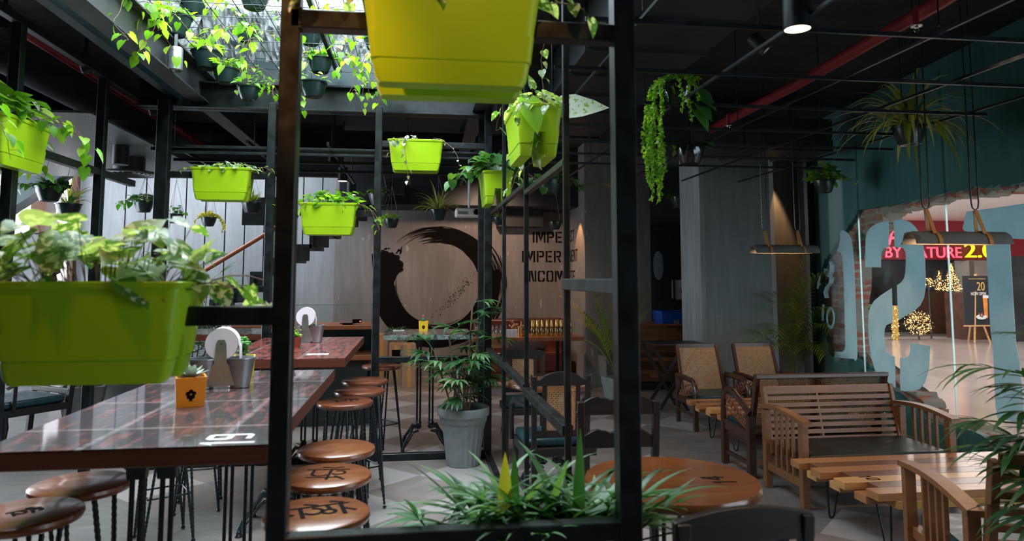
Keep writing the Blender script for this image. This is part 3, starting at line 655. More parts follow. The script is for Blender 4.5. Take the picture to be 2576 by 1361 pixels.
def vine(mb, r, p, d, L, leaf, mi_leaf=0, mi_stem=1, step=.045, grav=.9, tone=(.2, .8), wander=.25):
    p = V(p); d = V(d).normalized(); pts = [p.copy()]; n = max(3, int(L/step)); sg = 1
    for i in range(n):
        d = (d+V((r.uniform(-wander, wander), r.uniform(-wander, wander), r.uniform(-wander, wander)*.4-grav*.28))).normalized()
        p = p+d*step; pts.append(p.copy())
        if i % 1 == 0 and r.random() < .82:
            sd = V((r.uniform(-1, 1), r.uniform(-1, 1), r.uniform(-.7, .5))).normalized(); q = p+sd*leaf*.5
            mb.tube([p, q], .0011, 3, mi=mi_stem, tone=.4)
            l = leaf*r.uniform(.65, 1.15)
            leaf_heart(mb, q, (sd+V((0, 0, -.9))), sd+V((0, 0, .6))+V((r.uniform(-.4, .4), r.uniform(-.4, .4), 0)), l, l*.85, tone=r.uniform(*tone))
    mb.tube(pts, [.0026*(1-.5*i/len(pts)) for i in range(len(pts))], 4, mi=mi_stem, tone=.3)
def pothos(seed, rx, ry, z, n=26, leaf=.07, strands=(), tone=(.15, .85), h=.10, mats=('leaf_pothos', 'stem_brown'), spread=1.15):
    r = random.Random(seed); mb = MB(); n = int(n*1.5)
    for i in range(n):
        a = r.uniform(0, 2*pi); k = sqrt(r.random()); b = V((rx*k*.8*cos(a), ry*k*.8*sin(a), z-.01)); o = V((cos(a)*k, sin(a)*k, r.uniform(.3, 1.2))).normalized()
        q = b+V((o.x*rx*spread*.5*r.uniform(.2, 1.1), o.y*ry*spread*.5*r.uniform(.2, 1.1), o.z*h*r.uniform(.3, 1.2)))
        mb.tube([b, (b+q)/2+V((0, 0, .01)), q], .0013, 3, mi=1, tone=.5)
        l = leaf*r.uniform(.6, 1.2); d = V((o.x, o.y, r.uniform(-.5, .35)))+V((r.uniform(-.5, .5), r.uniform(-.5, .5), 0))
        leaf_heart(mb, q, d, (r.uniform(-.5, .5), r.uniform(-.8, .2), 1), l, l*.85, tone=r.uniform(*tone))
    for s in strands:
        a, L = s[0], s[1]; lf = s[2] if len(s) > 2 else leaf*.75
        b = V((rx*cos(a), ry*sin(a), z)); vine(mb, r, b, V((cos(a)*.8, sin(a)*.8, .5)), L, lf, tone=tone)
    return mb, mats
def spider(seed, z, n=45, L=.30, Wd=.016, R=.05, mats=('leaf_spider',), droop=1.5, up=(.45, .98)):
    r = random.Random(seed); mb = MB()
    for i in range(n):
        d = rdir(r, up); b = V((d.x*R*r.random(), d.y*R*r.random(), z-.01))
        blade(mb, b, d, L*r.uniform(.6, 1.15), Wd*r.uniform(.7, 1.2), droop*r.uniform(.6, 1.3), 9, tone=r.choice((.15, .4, .6, .75, .95)), base=.6)
    return mb, mats
def creeper(seed, R, z, n=240, leaf=.018, strands=(), mats=('leaf_yellow', 'stem_brown'), tone=(.2, 1)):
    r = random.Random(seed); mb = MB()
    for i in range(n):
        a = r.uniform(0, 2*pi); k = sqrt(r.random())*1.15; q = V((R*k*cos(a), R*k*sin(a), z+r.uniform(-.01, .06)*(1.3-k)+.01))
        leaf_heart(mb, q, rdir(r, (-.3, .7)), rdir(r, (.2, 1)), leaf*r.uniform(.7, 1.6), leaf, tone=r.uniform(*tone))
    for a, L in strands:
        p = V((R*cos(a), R*sin(a), z)); d = V((cos(a), sin(a), .2)); pts = [p]
        for i in range(int(L/.012)):
            d = (d+V((r.uniform(-.3, .3), r.uniform(-.3, .3), -.35))).normalized(); p = p+d*.012; pts.append(p)
            for k in range(2): leaf_heart(mb, p, rdir(r, (-1, .5)), rdir(r, (-.2, 1)), leaf*r.uniform(.5, 1.2), leaf*.9, tone=r.uniform(*tone))
        mb.tube(pts, .0012, 3, mi=1)
    return mb, mats
def fan(mb, r, p, d, L, n=7, Wd=.022, mi=0, tone=(.1, .8), spreadA=1.9, droop=.7):
    d = V(d).normalized(); s = d.cross(V((0, 0, 1)));  s = s.normalized() if s.length > .05 else V((1, 0, 0)); u = s.cross(d)
    tn = r.uniform(*tone)
    for i in range(n):
        a = (i/(n-1)-.5)*spreadA; dd = d*cos(a)+s*sin(a)+u*r.uniform(-.1, .18)
        blade(mb, p, dd, L*(1-.25*abs(a))*r.uniform(.85, 1.1), Wd*r.uniform(.8, 1.15), droop*r.uniform(.5, 1.3), 6, mi, min(1, max(0, tn+r.uniform(-.12, .12))), .22, .3)
def rhapis(seed, stems, H, z0=0, L=.22, fans=6, Wd=.024, spread=.10, mats=('leaf_rhapis', 'stem_brown'), tone=(.1, .75), elev=(-.1, .8), zmin=.25):
    r = random.Random(seed); mb = MB()
    for k in range(stems):
        a = r.uniform(0, 2*pi); b = V((cos(a)*.04, sin(a)*.04, z0)); hh = H*r.uniform(.6, 1.0); t = b+V((cos(a)*spread, sin(a)*spread, hh))
        mb.tube([b, (b+t)/2+V((r.uniform(-.02, .02), r.uniform(-.02, .02), 0)), t], .007, 5, mi=1)
        for j in range(fans):
            q = b.lerp(t, zmin+(1-zmin)*(j+r.random()*.6)/fans) if j < fans-1 else t
            d = rdir(r, elev); e = q+d*L*r.uniform(.3, .7); mb.tube([q, (q+e)/2+V((0, 0, .01)), e], .0025, 4, mi=0, tone=.3)
            fan(mb, r, e, (d+V((0, 0, -.15))), L*r.uniform(.8, 1.15), r.choice((5, 6, 7, 8)), Wd, tone=tone)
    return mb, mats
def frond(mb, r, p, d, L, leaflet=.16, n=20, droop=1.1, mi=0, tone=(.2, .8), Wd=.014, ms=1):
    p = V(p); d = V(d).normalized(); pts = [p.copy()]; st = L/n; tn = r.uniform(*tone)
    for i in range(n):
        t = i/n; p = p+d*st; d = (d+V((0, 0, -droop*.09*(.2+1.6*t)))).normalized(); pts.append(p.copy())
        if t > .28:
            s = d.cross(V((0, 0, 1))).normalized(); k = sin(min(1, (t-.25)/.75*1.15+.12)*pi*.85)
            for sg in (-1, 1): blade(mb, p, d*.75+s*sg*.9+V((0, 0, .22)), leaflet*(.35+.75*k), Wd, .9, 4, mi, min(1, max(0, tn+r.uniform(-.15, .15))), .2, .5)
    mb.tube(pts, [.004*(1-.7*i/n) for i in range(n+1)], 4, mi=ms, tone=.6)
def areca(seed, n, L, z0, elev=(.62, .98), leaflet=.15, mats=('leaf_areca', 'leaf_areca'), tone=(.15, .8), droop=1.0):
    r = random.Random(seed); mb = MB()
    for i in range(n):
        d = rdir(r, elev); frond(mb, r, (d.x*.03, d.y*.03, z0), d, L*r.uniform(.6, 1.1), leaflet, 20, droop*r.uniform(.7, 1.3), tone=tone)
    return mb, mats
# ================================================================== POTS
def rrect(cx, cy, hx, hy, z, r, n=4):
    out = []
    for qx, qy, a0 in ((1, 1, 0), (-1, 1, pi/2), (-1, -1, pi), (1, -1, 3*pi/2)):
        for i in range(n+1): a = a0+i/n*pi/2; out.append(V((cx+qx*(hx-r)+r*cos(a), cy+qy*(hy-r)+r*sin(a), z)))
    return out
def rail_planter(label, loc, rz, mat='lime', sc=1.0, group='lime green planters straddling the steel rails'):
    """saddle planter: tub above, two legs below that hang either side of the rail; origin at the rim's centre"""
    T = thing('rail_planter', label, 'planter', loc, rz, group); b = MB(); X, H, D = .232*sc, .262*sc, .122*sc
    def ring(k, f=1): z = -H*(1-k); return rrect(0, 0, (X*(.83+.17*k**.8))*f, D*(.78+.22*k)*(f if f > .99 else 1-(1-f)*1.6), z, .03*sc)
    g = .030*sc
    for sg in (-1, 1):
        rg = []
        for k in (0, .06, .22, .225, .235, .24, .5):
            hy = D*(.78+.22*k); f = 1.012 if k == .24 else (.985 if k in (.225, .235) else 1); y1 = sg*hy*f; y0 = sg*(g*(1-k)+.004)
            rg.append(rrect(0, (y0+y1)/2, X*(.83+.17*k**.8)*f*(.97 if k == 0 else 1), abs(y1-y0)/2, -H*(1-k), .018*sc))
        b.loft(rg)
    b.loft([ring(.46, 1.001), ring(.7), ring(.93), ring(.935, 1.035), ring(.99, 1.045), ring(1.0, 1.03), ring(1.0, .95), ring(.95, .94), ring(.8, .93)], caps=(True, True))
    b.build('pot', mat, T); MB().loft([ring(.80, .92), ring(.90, .92)]).build('soil', 'soil', T, smooth=0)
    return T
def add_foliage(T, gen, name='foliage', off=None):
    mb, mats = gen; o = mb.build(name, list(mats), T, smooth=60)
    if off: o.location = off
    return o
def hanging_pot(label, px, py, wpx, gen=None, dia=.25, mat='pot_green', top=2.62, y=None, hook=True, group='dark plastic hanging baskets', name='hanging_basket', tilt=0, wires=True):
    """basket whose body centre shows at px, py and is wpx wide; hangs on three wires from the grid above"""
    Y = y or FPX*dia/wpx*1.02; cap = 5.75 if group == TG else 9.0
    if Y > cap: Y = cap; dia = wpx*Y/FPX
    c = ay(px, py, Y); R = dia/2; h = dia*.58
    T = thing(name, label, 'plant', (c.x, c.y, c.z-h/2), 0, group)
    fl = lambda a, i: 1+(.012*abs(sin(a*12)) if 1 < i < 5 else 0)
    b = MB(); b.lathe([(R*.40, .006), (R*.56, 0), (R*.62, .004), (R*.74, h*.30), (R*.88, h*.62), (R*.95, h*.90), (R*1.02, h*.91), (R*1.03, h*.985), (R*1.0, h), (R*.93, h), (R*.91, h*.86), (R*.0+.001, h*.86)], 36 if wpx > 45 else 20, rad=fl, cap=False)
    b.lathe([(R*.40, .006), (R*.30, .014), (.001, .014)], 20, cap=False)
    b.build('pot', mat, T)
    MB().lathe([(.001, h*.84), (R*.9, h*.86), (.001, h*.90)], 14, cap=False).build('soil', 'soil', T)
    if c.z < 2.75: top = 2.74 if (c.x < -2.45 and 5.6 < c.y < 9.15) else 2.80 if (c.x < -2.8 and 6.9 < c.y < 9.15) else 2.56 if (c.y > 10.2) else 2.655 if (c.x > .75 and c.y < 7.9) else 3.45
    elif OX0 < c.x < OX1 and c.y < OY1: top = 3.44
    if wires and top:
        L = max(.12, min(.42, top-(c.z+h/2)-.02)); w = MB()
        for k in range(3): a = k*2*pi/3+.5; w.tube([(R*cos(a), R*sin(a), h*.96), (R*.55*cos(a), R*.55*sin(a), h+L*.5), (0, 0, h+L)], .0018, 4)
        w.tube([(0, 0, h+L), (0, 0, max(h+L+.01, top-(c.z-h/2)-.03))], .0018, 4)
        zt = top-(c.z-h/2); w.tube([(0, 0, zt-.03), (.012, 0, zt-.018), (.012, 0, zt-.004), (0, 0, zt+.004), (-.012, 0, zt-.006)], .0022, 4)
        w.build('hanger', 'iron', T)
    if gen: add_foliage(T, gen(R, h))
    return T
# ================================================================== STEEL PLANTER FRAME
XR, XL, YN, YB = .61, -2.30, 1.95, 6.05
F = thing('planter_rack', 'tall black steel lattice frame that carries the lime planters', 'frame')
def post(x, y, w=.055, z0=0, z1=2.97, d=None, mat='steel_black', nm='post'):
    d = d or w; return MB().b2((x-w/2, y-d/2, z0), (x+w/2, y+d/2, z1)).build(nm, mat, F, smooth=0, bevel=.004, seg=1)
def cb(p, q, w=.045, mat='steel_black'): return MB().bar(p, q, w, w, up=(0, 0, 1)).build('crossbar', mat, F, smooth=0, bevel=.003, seg=1)
XP = ay(716, 700, YN).x          # near left post
pn = post(XP, YN, .052, 0, 2.62, mat='steel_black')
post(XR-.02, YN, .062, 0, 2.97)
xs = [ax(x, 700, XR).y for x in (1426, 1324, 1268)]
for y in xs: post(XR, y, .026, 0, 2.97)
post(XR, YB, .065); MB().b2((XR-.05, YB+.35, 0), (XR+.03, YB+.42, 2.97)).build('post', 'steel_black', F, smooth=0)
xb = [ay(x, 700, YB).x for x in (397, 674, 947)]
post(xb[0], YB, .095); post(xb[1], YB, .065); post(xb[2], YB, .06)
for px in (236, 8): post(XL, ax(px, 700, XL).y, .062)
zt = ay(850, 57, YN).z; zl = ay(570, 794, YN).z; zb = ay(1100, 1352, YN).z
XE = XP-1.6
cb((XP, YN, zt), (XR, YN, zt), .052); cb((XE, YN, zl), (XP, YN, zl), .05); cb((XP, YN, zb), (XR, YN, zb), .05)
z1 = ax(1500, 718, XR).z; cb((XR, YN, z1), (XR, xs[0], z1), .045)
cb((XR, xs[1], ax(1323, 982, XR).z), (XR, xs[0], ax(1413, 1068, XR).z), .045)
za = ax(1290, 492, XR).z; cb((XR, xs[2]+.8, za), (XR, xs[1], za), .03); cb((XR, xs[1], ax(1323, 972, XR).z), (XR, YB, ax(1323, 972, XR).z), .04)
cb((XR, xs[1], 1.98), (XR, xs[0], 1.98), .03)
zz_ = lambda py: ay(900, py, YB).z
for (x0, x1, py) in ((xb[0], xb[1], 448), (xb[0], xb[1], 727), (xb[1], xb[2], 537), (xb[2], XR, 361), (xb[2], XR, 906), (xb[0], XR, 378), (xb[0], XR, 392)):
    w = .02 if py in (378, 392) else .05
    cb((x0, YB, zz_(py)), (x1, YB, zz_(py)), w)
cb((xb[2], YB, .03), (XR, YB, .03), .055); cb((XR, YB, .03), (XR, xs[0], .03), .05); cb((xb[0], YB, .03), (xb[2], YB, .03), .05)
cb((XL, .6, 2.99), (XL, YB, 2.99), .05); cb((XR, YN, 2.98), (XR, YB, 2.98), .06)
zq = ax(80, 378, XL).z; cb((XL, 2.2, zq), (XL, YB, zq), .05)
# weld beads on the near corner
wb = MB()
for k in range(6): wb.sphere((XP+.0275, YN-.0265, zt+.026-.0105*k), .0052, 6)
wb.build('weld', 'steel_black', F)
MB().b2((XE-.03, YN-.03, 0), (XE+.02, YN+.03, 2.6)).build('post', 'steel_black', F, smooth=0)
# trough of broad grass along the near frame
T = thing('planter_trough', 'long black trough hung on the near frame, full of strappy green leaves', 'planter', (.10, YN+.17, 0))
tx0, tx1 = XP+.06-.10, XR-.06-.10; tz = zb-.12
MB().loft([rrect((tx0+tx1)/2, 0, (tx1-tx0)/2-.01, .08, tz-.2, .02), rrect((tx0+tx1)/2, 0, (tx1-tx0)/2, .10, tz, .02)], caps=(True, True)).build('trough', 'steel_black', T, smooth=0)
MB().bar((tx0, -.10, tz+.005), (tx1, -.10, tz+.005), .02, .02).bar((tx0, .11, tz+.005), (tx1, .11, tz+.005), .02, .02).build('rim', 'steel_black', T)
r = random.Random(21); mb = MB()
for i in range(250):
    px = r.betavariate(2.2, 1.6)*470+1110; b = ay(px, 1350, YN+.17); b = V((b.x-.10+0, r.uniform(-.07, .07), tz+.02))
    d = rdir(r, (.05, .8)); d.y *= .7
    b.z += .05; blade(mb, b, d, r.uniform(.15, .36), r.uniform(.020, .036), r.uniform(.4, 1.1), 8, tone=r.uniform(.05, .9), base=.5, fold=.3)
for i in range(16):
    px = 1120+i*30; b = ay(px, 1350, YN+.17); b = V((b.x-.10, r.uniform(-.05, .05), tz+.02)); d = rdir(r, (.2, .8)); e = b+d*.18
    mb.tube([b, e], .003, 4); fan(mb, r, e, d, .14, 6, .020, tone=(.1, .7))
for px, pt, tn in ((1275, 1140, 0), (1556, 1000, 0), (1440, 1080, 0)):
    q = ay(px, pt, YN+.12); b = V((q.x-.10+(.02), -.03, tz+.02)); L = q.z-b.z
    blade(mb, b, (.02, -.02, 1), L, .040, .02, 9, tone=.45, base=.5, up=(0, 1, 0))
mb.build('foliage', ['leaf_rhapis'], T, smooth=60)
q = ay(1272, 1140, YN+.10); mb = MB(); blade(mb, (q.x-.10, -.06, tz+.10), (0, 0, 1), q.z-tz-.10, .044, .02, 9, tone=.5, base=.6, up=(0, 1, 0)); o = mb.build('leaf_blade', ['leaf_yellow'], T, smooth=60); o['label'] = 'upright yellow variegated leaf'
# ================================================================== LIME RAIL PLANTERS
def at_rim(px, py, y=None, x=None): return ay(px, py, y) if y else ax(px, py, x)
c = at_rim(238, 708, YN-.06); T = rail_planter('large lime planter hung on the near rail at lower left, blurred, with heart leaves', (c.x, YN, c.z), 0, 'lime', .955)
add_foliage(T, pothos(5, .22, .10, -.02, 58, .092, ((0.2, .26), (3.4, .3), (-.3, .16), (.1, .18)), (.1, .95), .20, ('leaf_varieg', 'stem_brown'), 1.35))
c = ay(1137, -22, YN-.06); T = rail_planter('large lime planter straddling the top near rail, seen from below', (c.x, YN, c.z), 0, 'lime', 1.04)
add_foliage(T, pothos(6, .22, .10, -.02, 24, .06, ((3.3, .22, .06), (-.05, .20, .06)), (.1, .9), .08, ('leaf_varieg', 'stem_brown')))
c = ay(559, 424, YB-.05); T = rail_planter('lime planter in the far row, first from the left, above the stair rods', (c.x, YB, c.z), 0, 'lime', 1.0)
add_foliage(T, pothos(7, .22, .10, -.02, 70, .062, ((3.3, .22), (3.0, .30), (0.1, .3), (-.3, .25)), (.2, 1), .08, ('leaf_varieg', 'stem_brown'), 1.3))
c = ay(827, 512, YB-.05); T = rail_planter('far-row lime planter just right of the near left post, long vines trailing over it', (c.x, YB, c.z), 0, 'lime', 1.0)
add_foliage(T, pothos(8, .22, .10, -.02, 64, .066, ((-.55, .42), (-.2, .38), (-2.2, .42), (3.1, .3), (-1.2, .30, .03)), (.1, .95), .14, ('leaf_pothos', 'stem_brown'), 1.2))
c = ay(1047, 354, YB-.05); T = rail_planter('lime planter in the far row above the painted ring, with pale trailing vines', (c.x, YB, c.z), 0, 'lime', 1.0)
add_foliage(T, pothos(9, .20, .10, -.02, 16, .06, ((-2.0, .62), (-1.9, .40), (-1.0, .50, .02), (-2.3, .2)), (.3, 1), .07, ('leaf_grey', 'stem_brown'), .8))
yc = ax(1336, 700, XR).y-.05; T = rail_planter('lime planter seen end-on in the right side rail, carrying a big white leaf', (XR, yc, ax(1336, 290, XR).z), pi/2, 'lime', 1.0)
add_foliage(T, pothos(10, .20, .10, -.02, 40, .07, ((2.6, .3), (3.0, .2), (-.3, .62, .06), (.2, .5)), (.1, .9), .14, ('leaf_varieg', 'stem_brown'), 1.1))
mb = MB(); a = ax(1400, 290, XR); leaf_heart(mb, (-.12, -.12, -.01), (-.12, -.75, .12), (-.75, .15, .65), .27, .22, .22, .12, tone=.3); mb.build('big_leaf', ['leaf_white'], T, smooth=60)['label'] = 'big white and green variegated leaf'
mb = MB()
leaf_heart(mb, (-.22, .06, .02), (-.3, -.2, -.8), (-.9, -.1, .4), .20, .14, .2, .1, tone=.7); mb.build('broad_leaf', ['leaf_pothos'], T, smooth=60)
yc = ax(1246, 700, XR).y; T = rail_planter('lime planter seen end-on at the far right corner, half hidden by big round leaves', (XR, yc, ax(1240, 448, XR).z), pi/2, 'lime', .95)
add_foliage(T, pothos(11, .24, .13, .0, 80, .10, ((1.5, .3, .08), (1.9, .35, .08), (-1.5, .35, .08), (-1.2, .3, .08), (-1.9, .2, .08)), (.15, .75), .16, ('leaf_deep', 'stem_brown'), 1.9))
yc = 4.25; T = rail_planter('lime planter seen end-on in the left side rail, under drooping heart leaves', (XL, yc, ax(130, 348, XL).z), pi/2, 'lime', 1.05)
add_foliage(T, pothos(12, .24, .12, .0, 46, .11, ((0, .45, .08), (.5, .4, .09), (3.0, .3), (-1.5, .4), (1.5, .35), (-1.1, .45, .08)), (.15, .9), .20, ('leaf_pothos', 'stem_brown'), 1.3))
T = rail_planter('lime planter seen end-on at the left edge, nearest in the side rail', (XL, 3.42, ax(130, 348, XL).z), pi/2, 'lime', 1.0)
add_foliage(T, pothos(13, .20, .12, .0, 26, .09, ((-1.5, .4), (-1.2, .55), (0, .3)), (.1, .8), .1, ('leaf_pothos', 'stem_brown')))
# ================================================================== HANGING BASKETS
po = lambda seed, n=30, leaf=.055, st=(), tone=(.15, .85), h=.09, mats=('leaf_pothos', 'stem_brown'), sp=1.2: (lambda R, H: pothos(seed, R*.95, R*.95, H, n, leaf, st, tone, h, mats, sp))
sp_ = lambda seed, n=45, L=.3, droop=1.5, mats=('leaf_spider',), up=(.45, .98), Wd=.016: (lambda R, H: spider(seed, H, n, L, Wd, R*.4, mats, droop, up))
TG = 'dark baskets hung under the roof opening'
hp = hanging_pot
hp('ribbed dark basket hung under the roof opening, furthest left, vines to its left', 437, 66, 86, po(31, 22, .06, ((2.6, .3), (3.3, .35), (2.9, .4), (3.6, .2))), top=3.35, group=TG)
hp('ribbed dark basket under the roof opening beside the grey spotlight, bright leaf crown', 520, 152, 74, po(32, 40, .055, ((3.0, .15),), (.5, 1)), top=3.3, group=TG)
hp('dark basket under the roof opening with dense hanging vines at its right', 568, 192, 62, po(33, 34, .055, ((.2, .42), (.0, .5), (-.3, .45), (.4, .4), (.6, .3)), (.3, .9)), top=3.3, group=TG)
hp('dark basket lowest under the roof opening, in front of the teal beam', 626, 236, 56, po(34, 16, .05, ((2.5, .1),)), top=3.3, group=TG, y=5.3, dia=.168)
hp('dark basket cut by the top edge, left of the near post', 640, 0, 80, po(35, 20, .085, ((3.4, .3, .085), (-.4, .25, .085), (-1.5, .2), (3.8, .25, .085))), top=3.35, group=TG)
hp('dark basket against the rubble at the top, second from the left', 486, 18, 62, po(36, 14, .06, ((0, .35), (-.4, .3))), top=3.35, group=TG)
hp('dark basket under the wire trellis, directly above the bright hanging vines', 618, 92, 46, po(37, 18, .06, ((0, .2), (.9, .2))), top=3.35, group=TG)
hp('dark basket under the copper-lit crossbar beside the near post', 782, 96, 60, po(38, 20, .06, ((0, .3), (.6, .2))), top=3.35, group=TG)
hp('dark basket right of the near post with the longest bright trailing vine', 806, 166, 62, po(39, 36, .06, ((0, .62, .06), (-.2, .70, .06), (.3, .55, .05), (3.1, .5, .05), (2.8, .3)), (.3, .95)), top=3.3, group=TG)
hp('dark basket with bare rim just below the one with the longest vine', 788, 226, 70, po(40, 12, .05, ((3.0, .35),)), top=3.3, group=TG, y=5.25, dia=.20)
hp('dark basket on the trellis left of the big top planter', 940, 112, 48, po(41, 18, .05, ((3.1, .2), (0, .35))), top=3.35, group=TG)
hp('dark basket peeping out below the big top planter', 990, 228, 62, po(42, 24, .055, ((2.8, .3), (3.2, .35), (0, .15)), mats=('leaf_varieg', 'stem_brown')), top=3.3, group=TG)
hp('dark basket by the bright left window, big heart leaves over its rim', 124, 488, 62, po(43, 44, .085, ((3.2, .25), (-.3, .35), (-1, .3)), (0, .5), .07, ('leaf_deep', 'stem_brown')), top=2.62)
hp('dark basket of long yellow-green blades by the bright left window', 172, 530, 58, sp_(44, 55, .36, 1.3), top=2.62)
hp('dark basket by the stair wall with drooping heart leaves, nearest the wide post', 362, 520, 46, po(45, 36, .085, ((3.2, .25, .08), (2.9, .2, .08)), (.05, .7), .09, ('leaf_deep', 'stem_brown')), top=2.62)
hp('small dark basket hung before the stair rods, sparse green plant', 440, 550, 38, po(46, 16, .06, ((3.0, .2, .05),), (.1, .6), .12, ('leaf_deep', 'stem_brown')), top=2.62)
hp('small dark basket of bright yellow creeper before the stair rods', 525, 558, 37, lambda R, H: creeper(47, R*1.15, H, 330, .024, ((3.1, .22), (0.2, .2), (-.2, .22), (.4, .16))), top=2.62)
hp('dark basket with short striped blades beside the black panel', 632, 522, 46, sp_(48, 40, .20, .5, up=(.6, .98)), top=2.62)
hp('dark basket right of the far lime planter, half behind the thin post', 952, 502, 52, po(49, 16, .075, ((3.1, .1),), (.1, .8)), top=2.62)
hp('small dark basket with a few broken leaves left of the painted ring', 985, 562, 38, po(50, 18, .075, (), (.2, .9), .08), top=2.62)
hp('dark basket with a big arching spider plant above the painted ring', 1103, 541, 46, sp_(51, 75, .38, 1.15, up=(.35, .98), Wd=.018), top=2.62)
hp('tiny dark basket right of the white projector', 1256, 556, 32, sp_(52, 24, .18, .8), top=2.62)
hp('dark basket behind the end-on planter with vines at its right', 1382, 470, 62, po(53, 26, .075, ((0, .3, .07), (-.4, .35, .07), (.5, .3, .07), (3.1, .3)), (.1, .6), .08, ('leaf_deep', 'stem_brown')), top=2.62)
hp('small dark basket directly above the stencil lettering', 1397, 568, 33, po(54, 14, .05, (), (0, .4), .03, ('leaf_deep', 'stem_brown')), top=2.62)
hp('dark basket of upright yellow-green blades touching the thick right post', 1554, 487, 34, sp_(55, 36, .30, .9, up=(.5, .98)), top=2.62)
T = hp('large smoky basket right of the thick post, thick curtain of tiny yellow-green leaves', 1706, 238, 104, lambda R, H: creeper(56, R, H, 200, .026, [(2.6+k*.13, .62+.1*(k % 3)) for k in range(9)]+[(3.0, .75), (3.2, .7), (-1.9, .25), (-1.6, .3), (-1.4, .2)], ('leaf_pothos', 'stem_brown')), mat='pot_smoke', top=2.95)
mb = MB(); rr = random.Random(4)
for k in range(3): leaf_heart(mb, (.12, -.03+.02*k, .08-.05*k), (.7, -.2, -.5-.2*k), (.4, -.8, .3), .17, .15, tone=.3+.1*k)
mb.build('broad_leaf', ['leaf_deep'], T, smooth=60)
hp('smoky clear basket right of the thick post, lower one with a large heart leaf', 1736, 392, 80, po(57, 7, .12, ((3.0, .25, .08),), (.2, .9), .09, ('leaf_deep', 'stem_brown')), mat='pot_smoke', top=2.62)
hp('small dark basket of dark leaves left of the tall grey column', 1710, 510, 50, po(58, 50, .075, (), (.05, .6), .09, ('leaf_deep', 'stem_brown'), 2.0), top=2.62)
hp('large dark basket with a huge arching spider plant over the right lamp', 2288, 342, 92, sp_(59, 95, .62, 1.9, up=(.15, .95), Wd=.034), top=2.62)
hp('dark basket of small curly leaves at the top corner of the teal wall', 2074, 470, 56, po(60, 110, .065, ((-1, .3, .04), (-.8, .2, .04), (0, .25, .04), (.5, .2, .04)), (.2, .8), .17, ('leaf_pothos', 'stem_brown'), 2.3), top=2.62, y=6.8, dia=.215)
# ================================================================== BAR TABLES AND STOOLS
def top_slab(T, x0, x1, y0, y1, z, th, mat, edge):
    b = MB().b2((x0, y0, z-th), (x1, y1, z-.004)); b.build('table_edge', edge, T, smooth=0, bevel=.004)
    return MB().b2((x0, y0, z-.004), (x1, y1, z)).build('tabletop', mat, T, smooth=0)
def pedestal(T, cx, cy, z, w=.05, spread=.19, rods=2):
    """cast-iron base: two columns of paired rods, flared bracket, four arched feet"""
    for sx in (-1, 1):
        b = MB()
        for k in (-1, 1): b.tube([(cx+sx*w+k*.014, cy, .20), (cx+sx*w+k*.014, cy, z-.06)], .0085, 8)
        b.lathe([(.018, 0), (.03, .015), (.022, .035), (.030, .05), (.018, .07)], 14, (cx+sx*w, cy, .17))
        b.loft([rrect(cx+sx*w, cy, .028, .02, z-.09, .008), rrect(cx+sx*w, cy, .03, .022, z-.06, .008), rrect(cx+sx*w*1.5, cy, .06, .03, z-.012, .01), rrect(cx+sx*w*1.5, cy, .07, .05, z, .01)])
        b.build('column', 'iron', T)
        for sy in (-1, 1):
            f = MB(); P = [(cx+sx*w, cy+sy*.012, .19), (cx+sx*(w+.05), cy+sy*.05, .195), (cx+sx*(spread*.66), cy+sy*.10, .15), (cx+sx*spread*.92, cy+sy*.15, .075), (cx+sx*spread, cy+sy*.175, .022)]
            f.tube(P, [.016, .014, .012, .012, .017], 8); P2 = [(cx+sx*w, cy+sy*.012, .15), (cx+sx*(w+.045), cy+sy*.045, .145), (cx+sx*spread*.68, cy+sy*.10, .10), (cx+sx*spread*.9, cy+sy*.145, .045)]
            f.tube(P2, .007, 6); f.lathe([(.020, 0), (.024, .008), (.016, .02), (.018, .03), (.010, .042)], 12, (cx+sx*spread, cy+sy*.175, 0)); f.build('foot', 'iron', T)
TZ = 1.02
T1 = thing('bar_table', 'nearest long high table with a glossy dark reclaimed-door top and white number at its corner', 'table', (-.815, 3.03, 0), 0)
top_slab(T1, -.395, .395, -.86, .84, TZ, .055, 'top_reclaimed', 'edge_red'); pedestal(T1, 0, -.62, TZ-.055, .045); pedestal(T1, 0, .52, TZ-.055, .045)
mb = MB(); a = az(640, 1112, TZ)-T1.location; glyph(mb, '1', V((a.x, a.y-.03, TZ)), V((0, 1, 0)), V((-1, 0, 0))*1.15, .019); glyph(mb, '9', V((a.x-.02, a.y+.04, TZ)), V((0, 1, 0)), V((-1, 0, 0))*1.0, .019); mb.build('number', 'white', T1, smooth=0)
T2 = thing('bar_table', 'second long high table with a glossy red worn top, behind the nearest one', 'table', (-.815, 5.19, 0), 0)
top_slab(T2, -.395, .395, -.79, .79, TZ, .055, 'top_red', 'edge_red'); pedestal(T2, 0, -.6, TZ-.055, .045); pedestal(T2, 0, .6, TZ-.055, .045)
mb = MB(); glyph(mb, '1', V((.27, -.60, TZ)), V((0, 1, 0)), V((-1, 0, 0))*1.4, .014); glyph(mb, '0', V((.27, -.55, TZ)), V((0, 1, 0)), V((-1, 0, 0))*1.4, .014); mb.build('number', 'white', T2, smooth=0)
c = ay(1052, 833, 6.41)
T3 = thing('bistro_table', 'small high square table with teal-flaked edge on cast-iron rods, before the painted ring', 'table', (.09, 6.45, 0), 0)
top_slab(T3, -.36, .40, -.33, .33, TZ, .045, 'top_stone', 'edge_worn'); pedestal(T3, 0, 0, TZ-.045, .055, .19)
p = az(655, 840, TZ)
T4 = thing('bar_table', 'far high table with weathered top, left behind the thin frame post', 'table', (p.x-.55, p.y+.36, 0), 0)
top_slab(T4, -.62, .62, -.36, .36, TZ, .055, 'top_stone', 'edge_red'); pedestal(T4, -.3, 0, TZ-.055, .045); pedestal(T4, .3, 0, TZ-.055, .045)
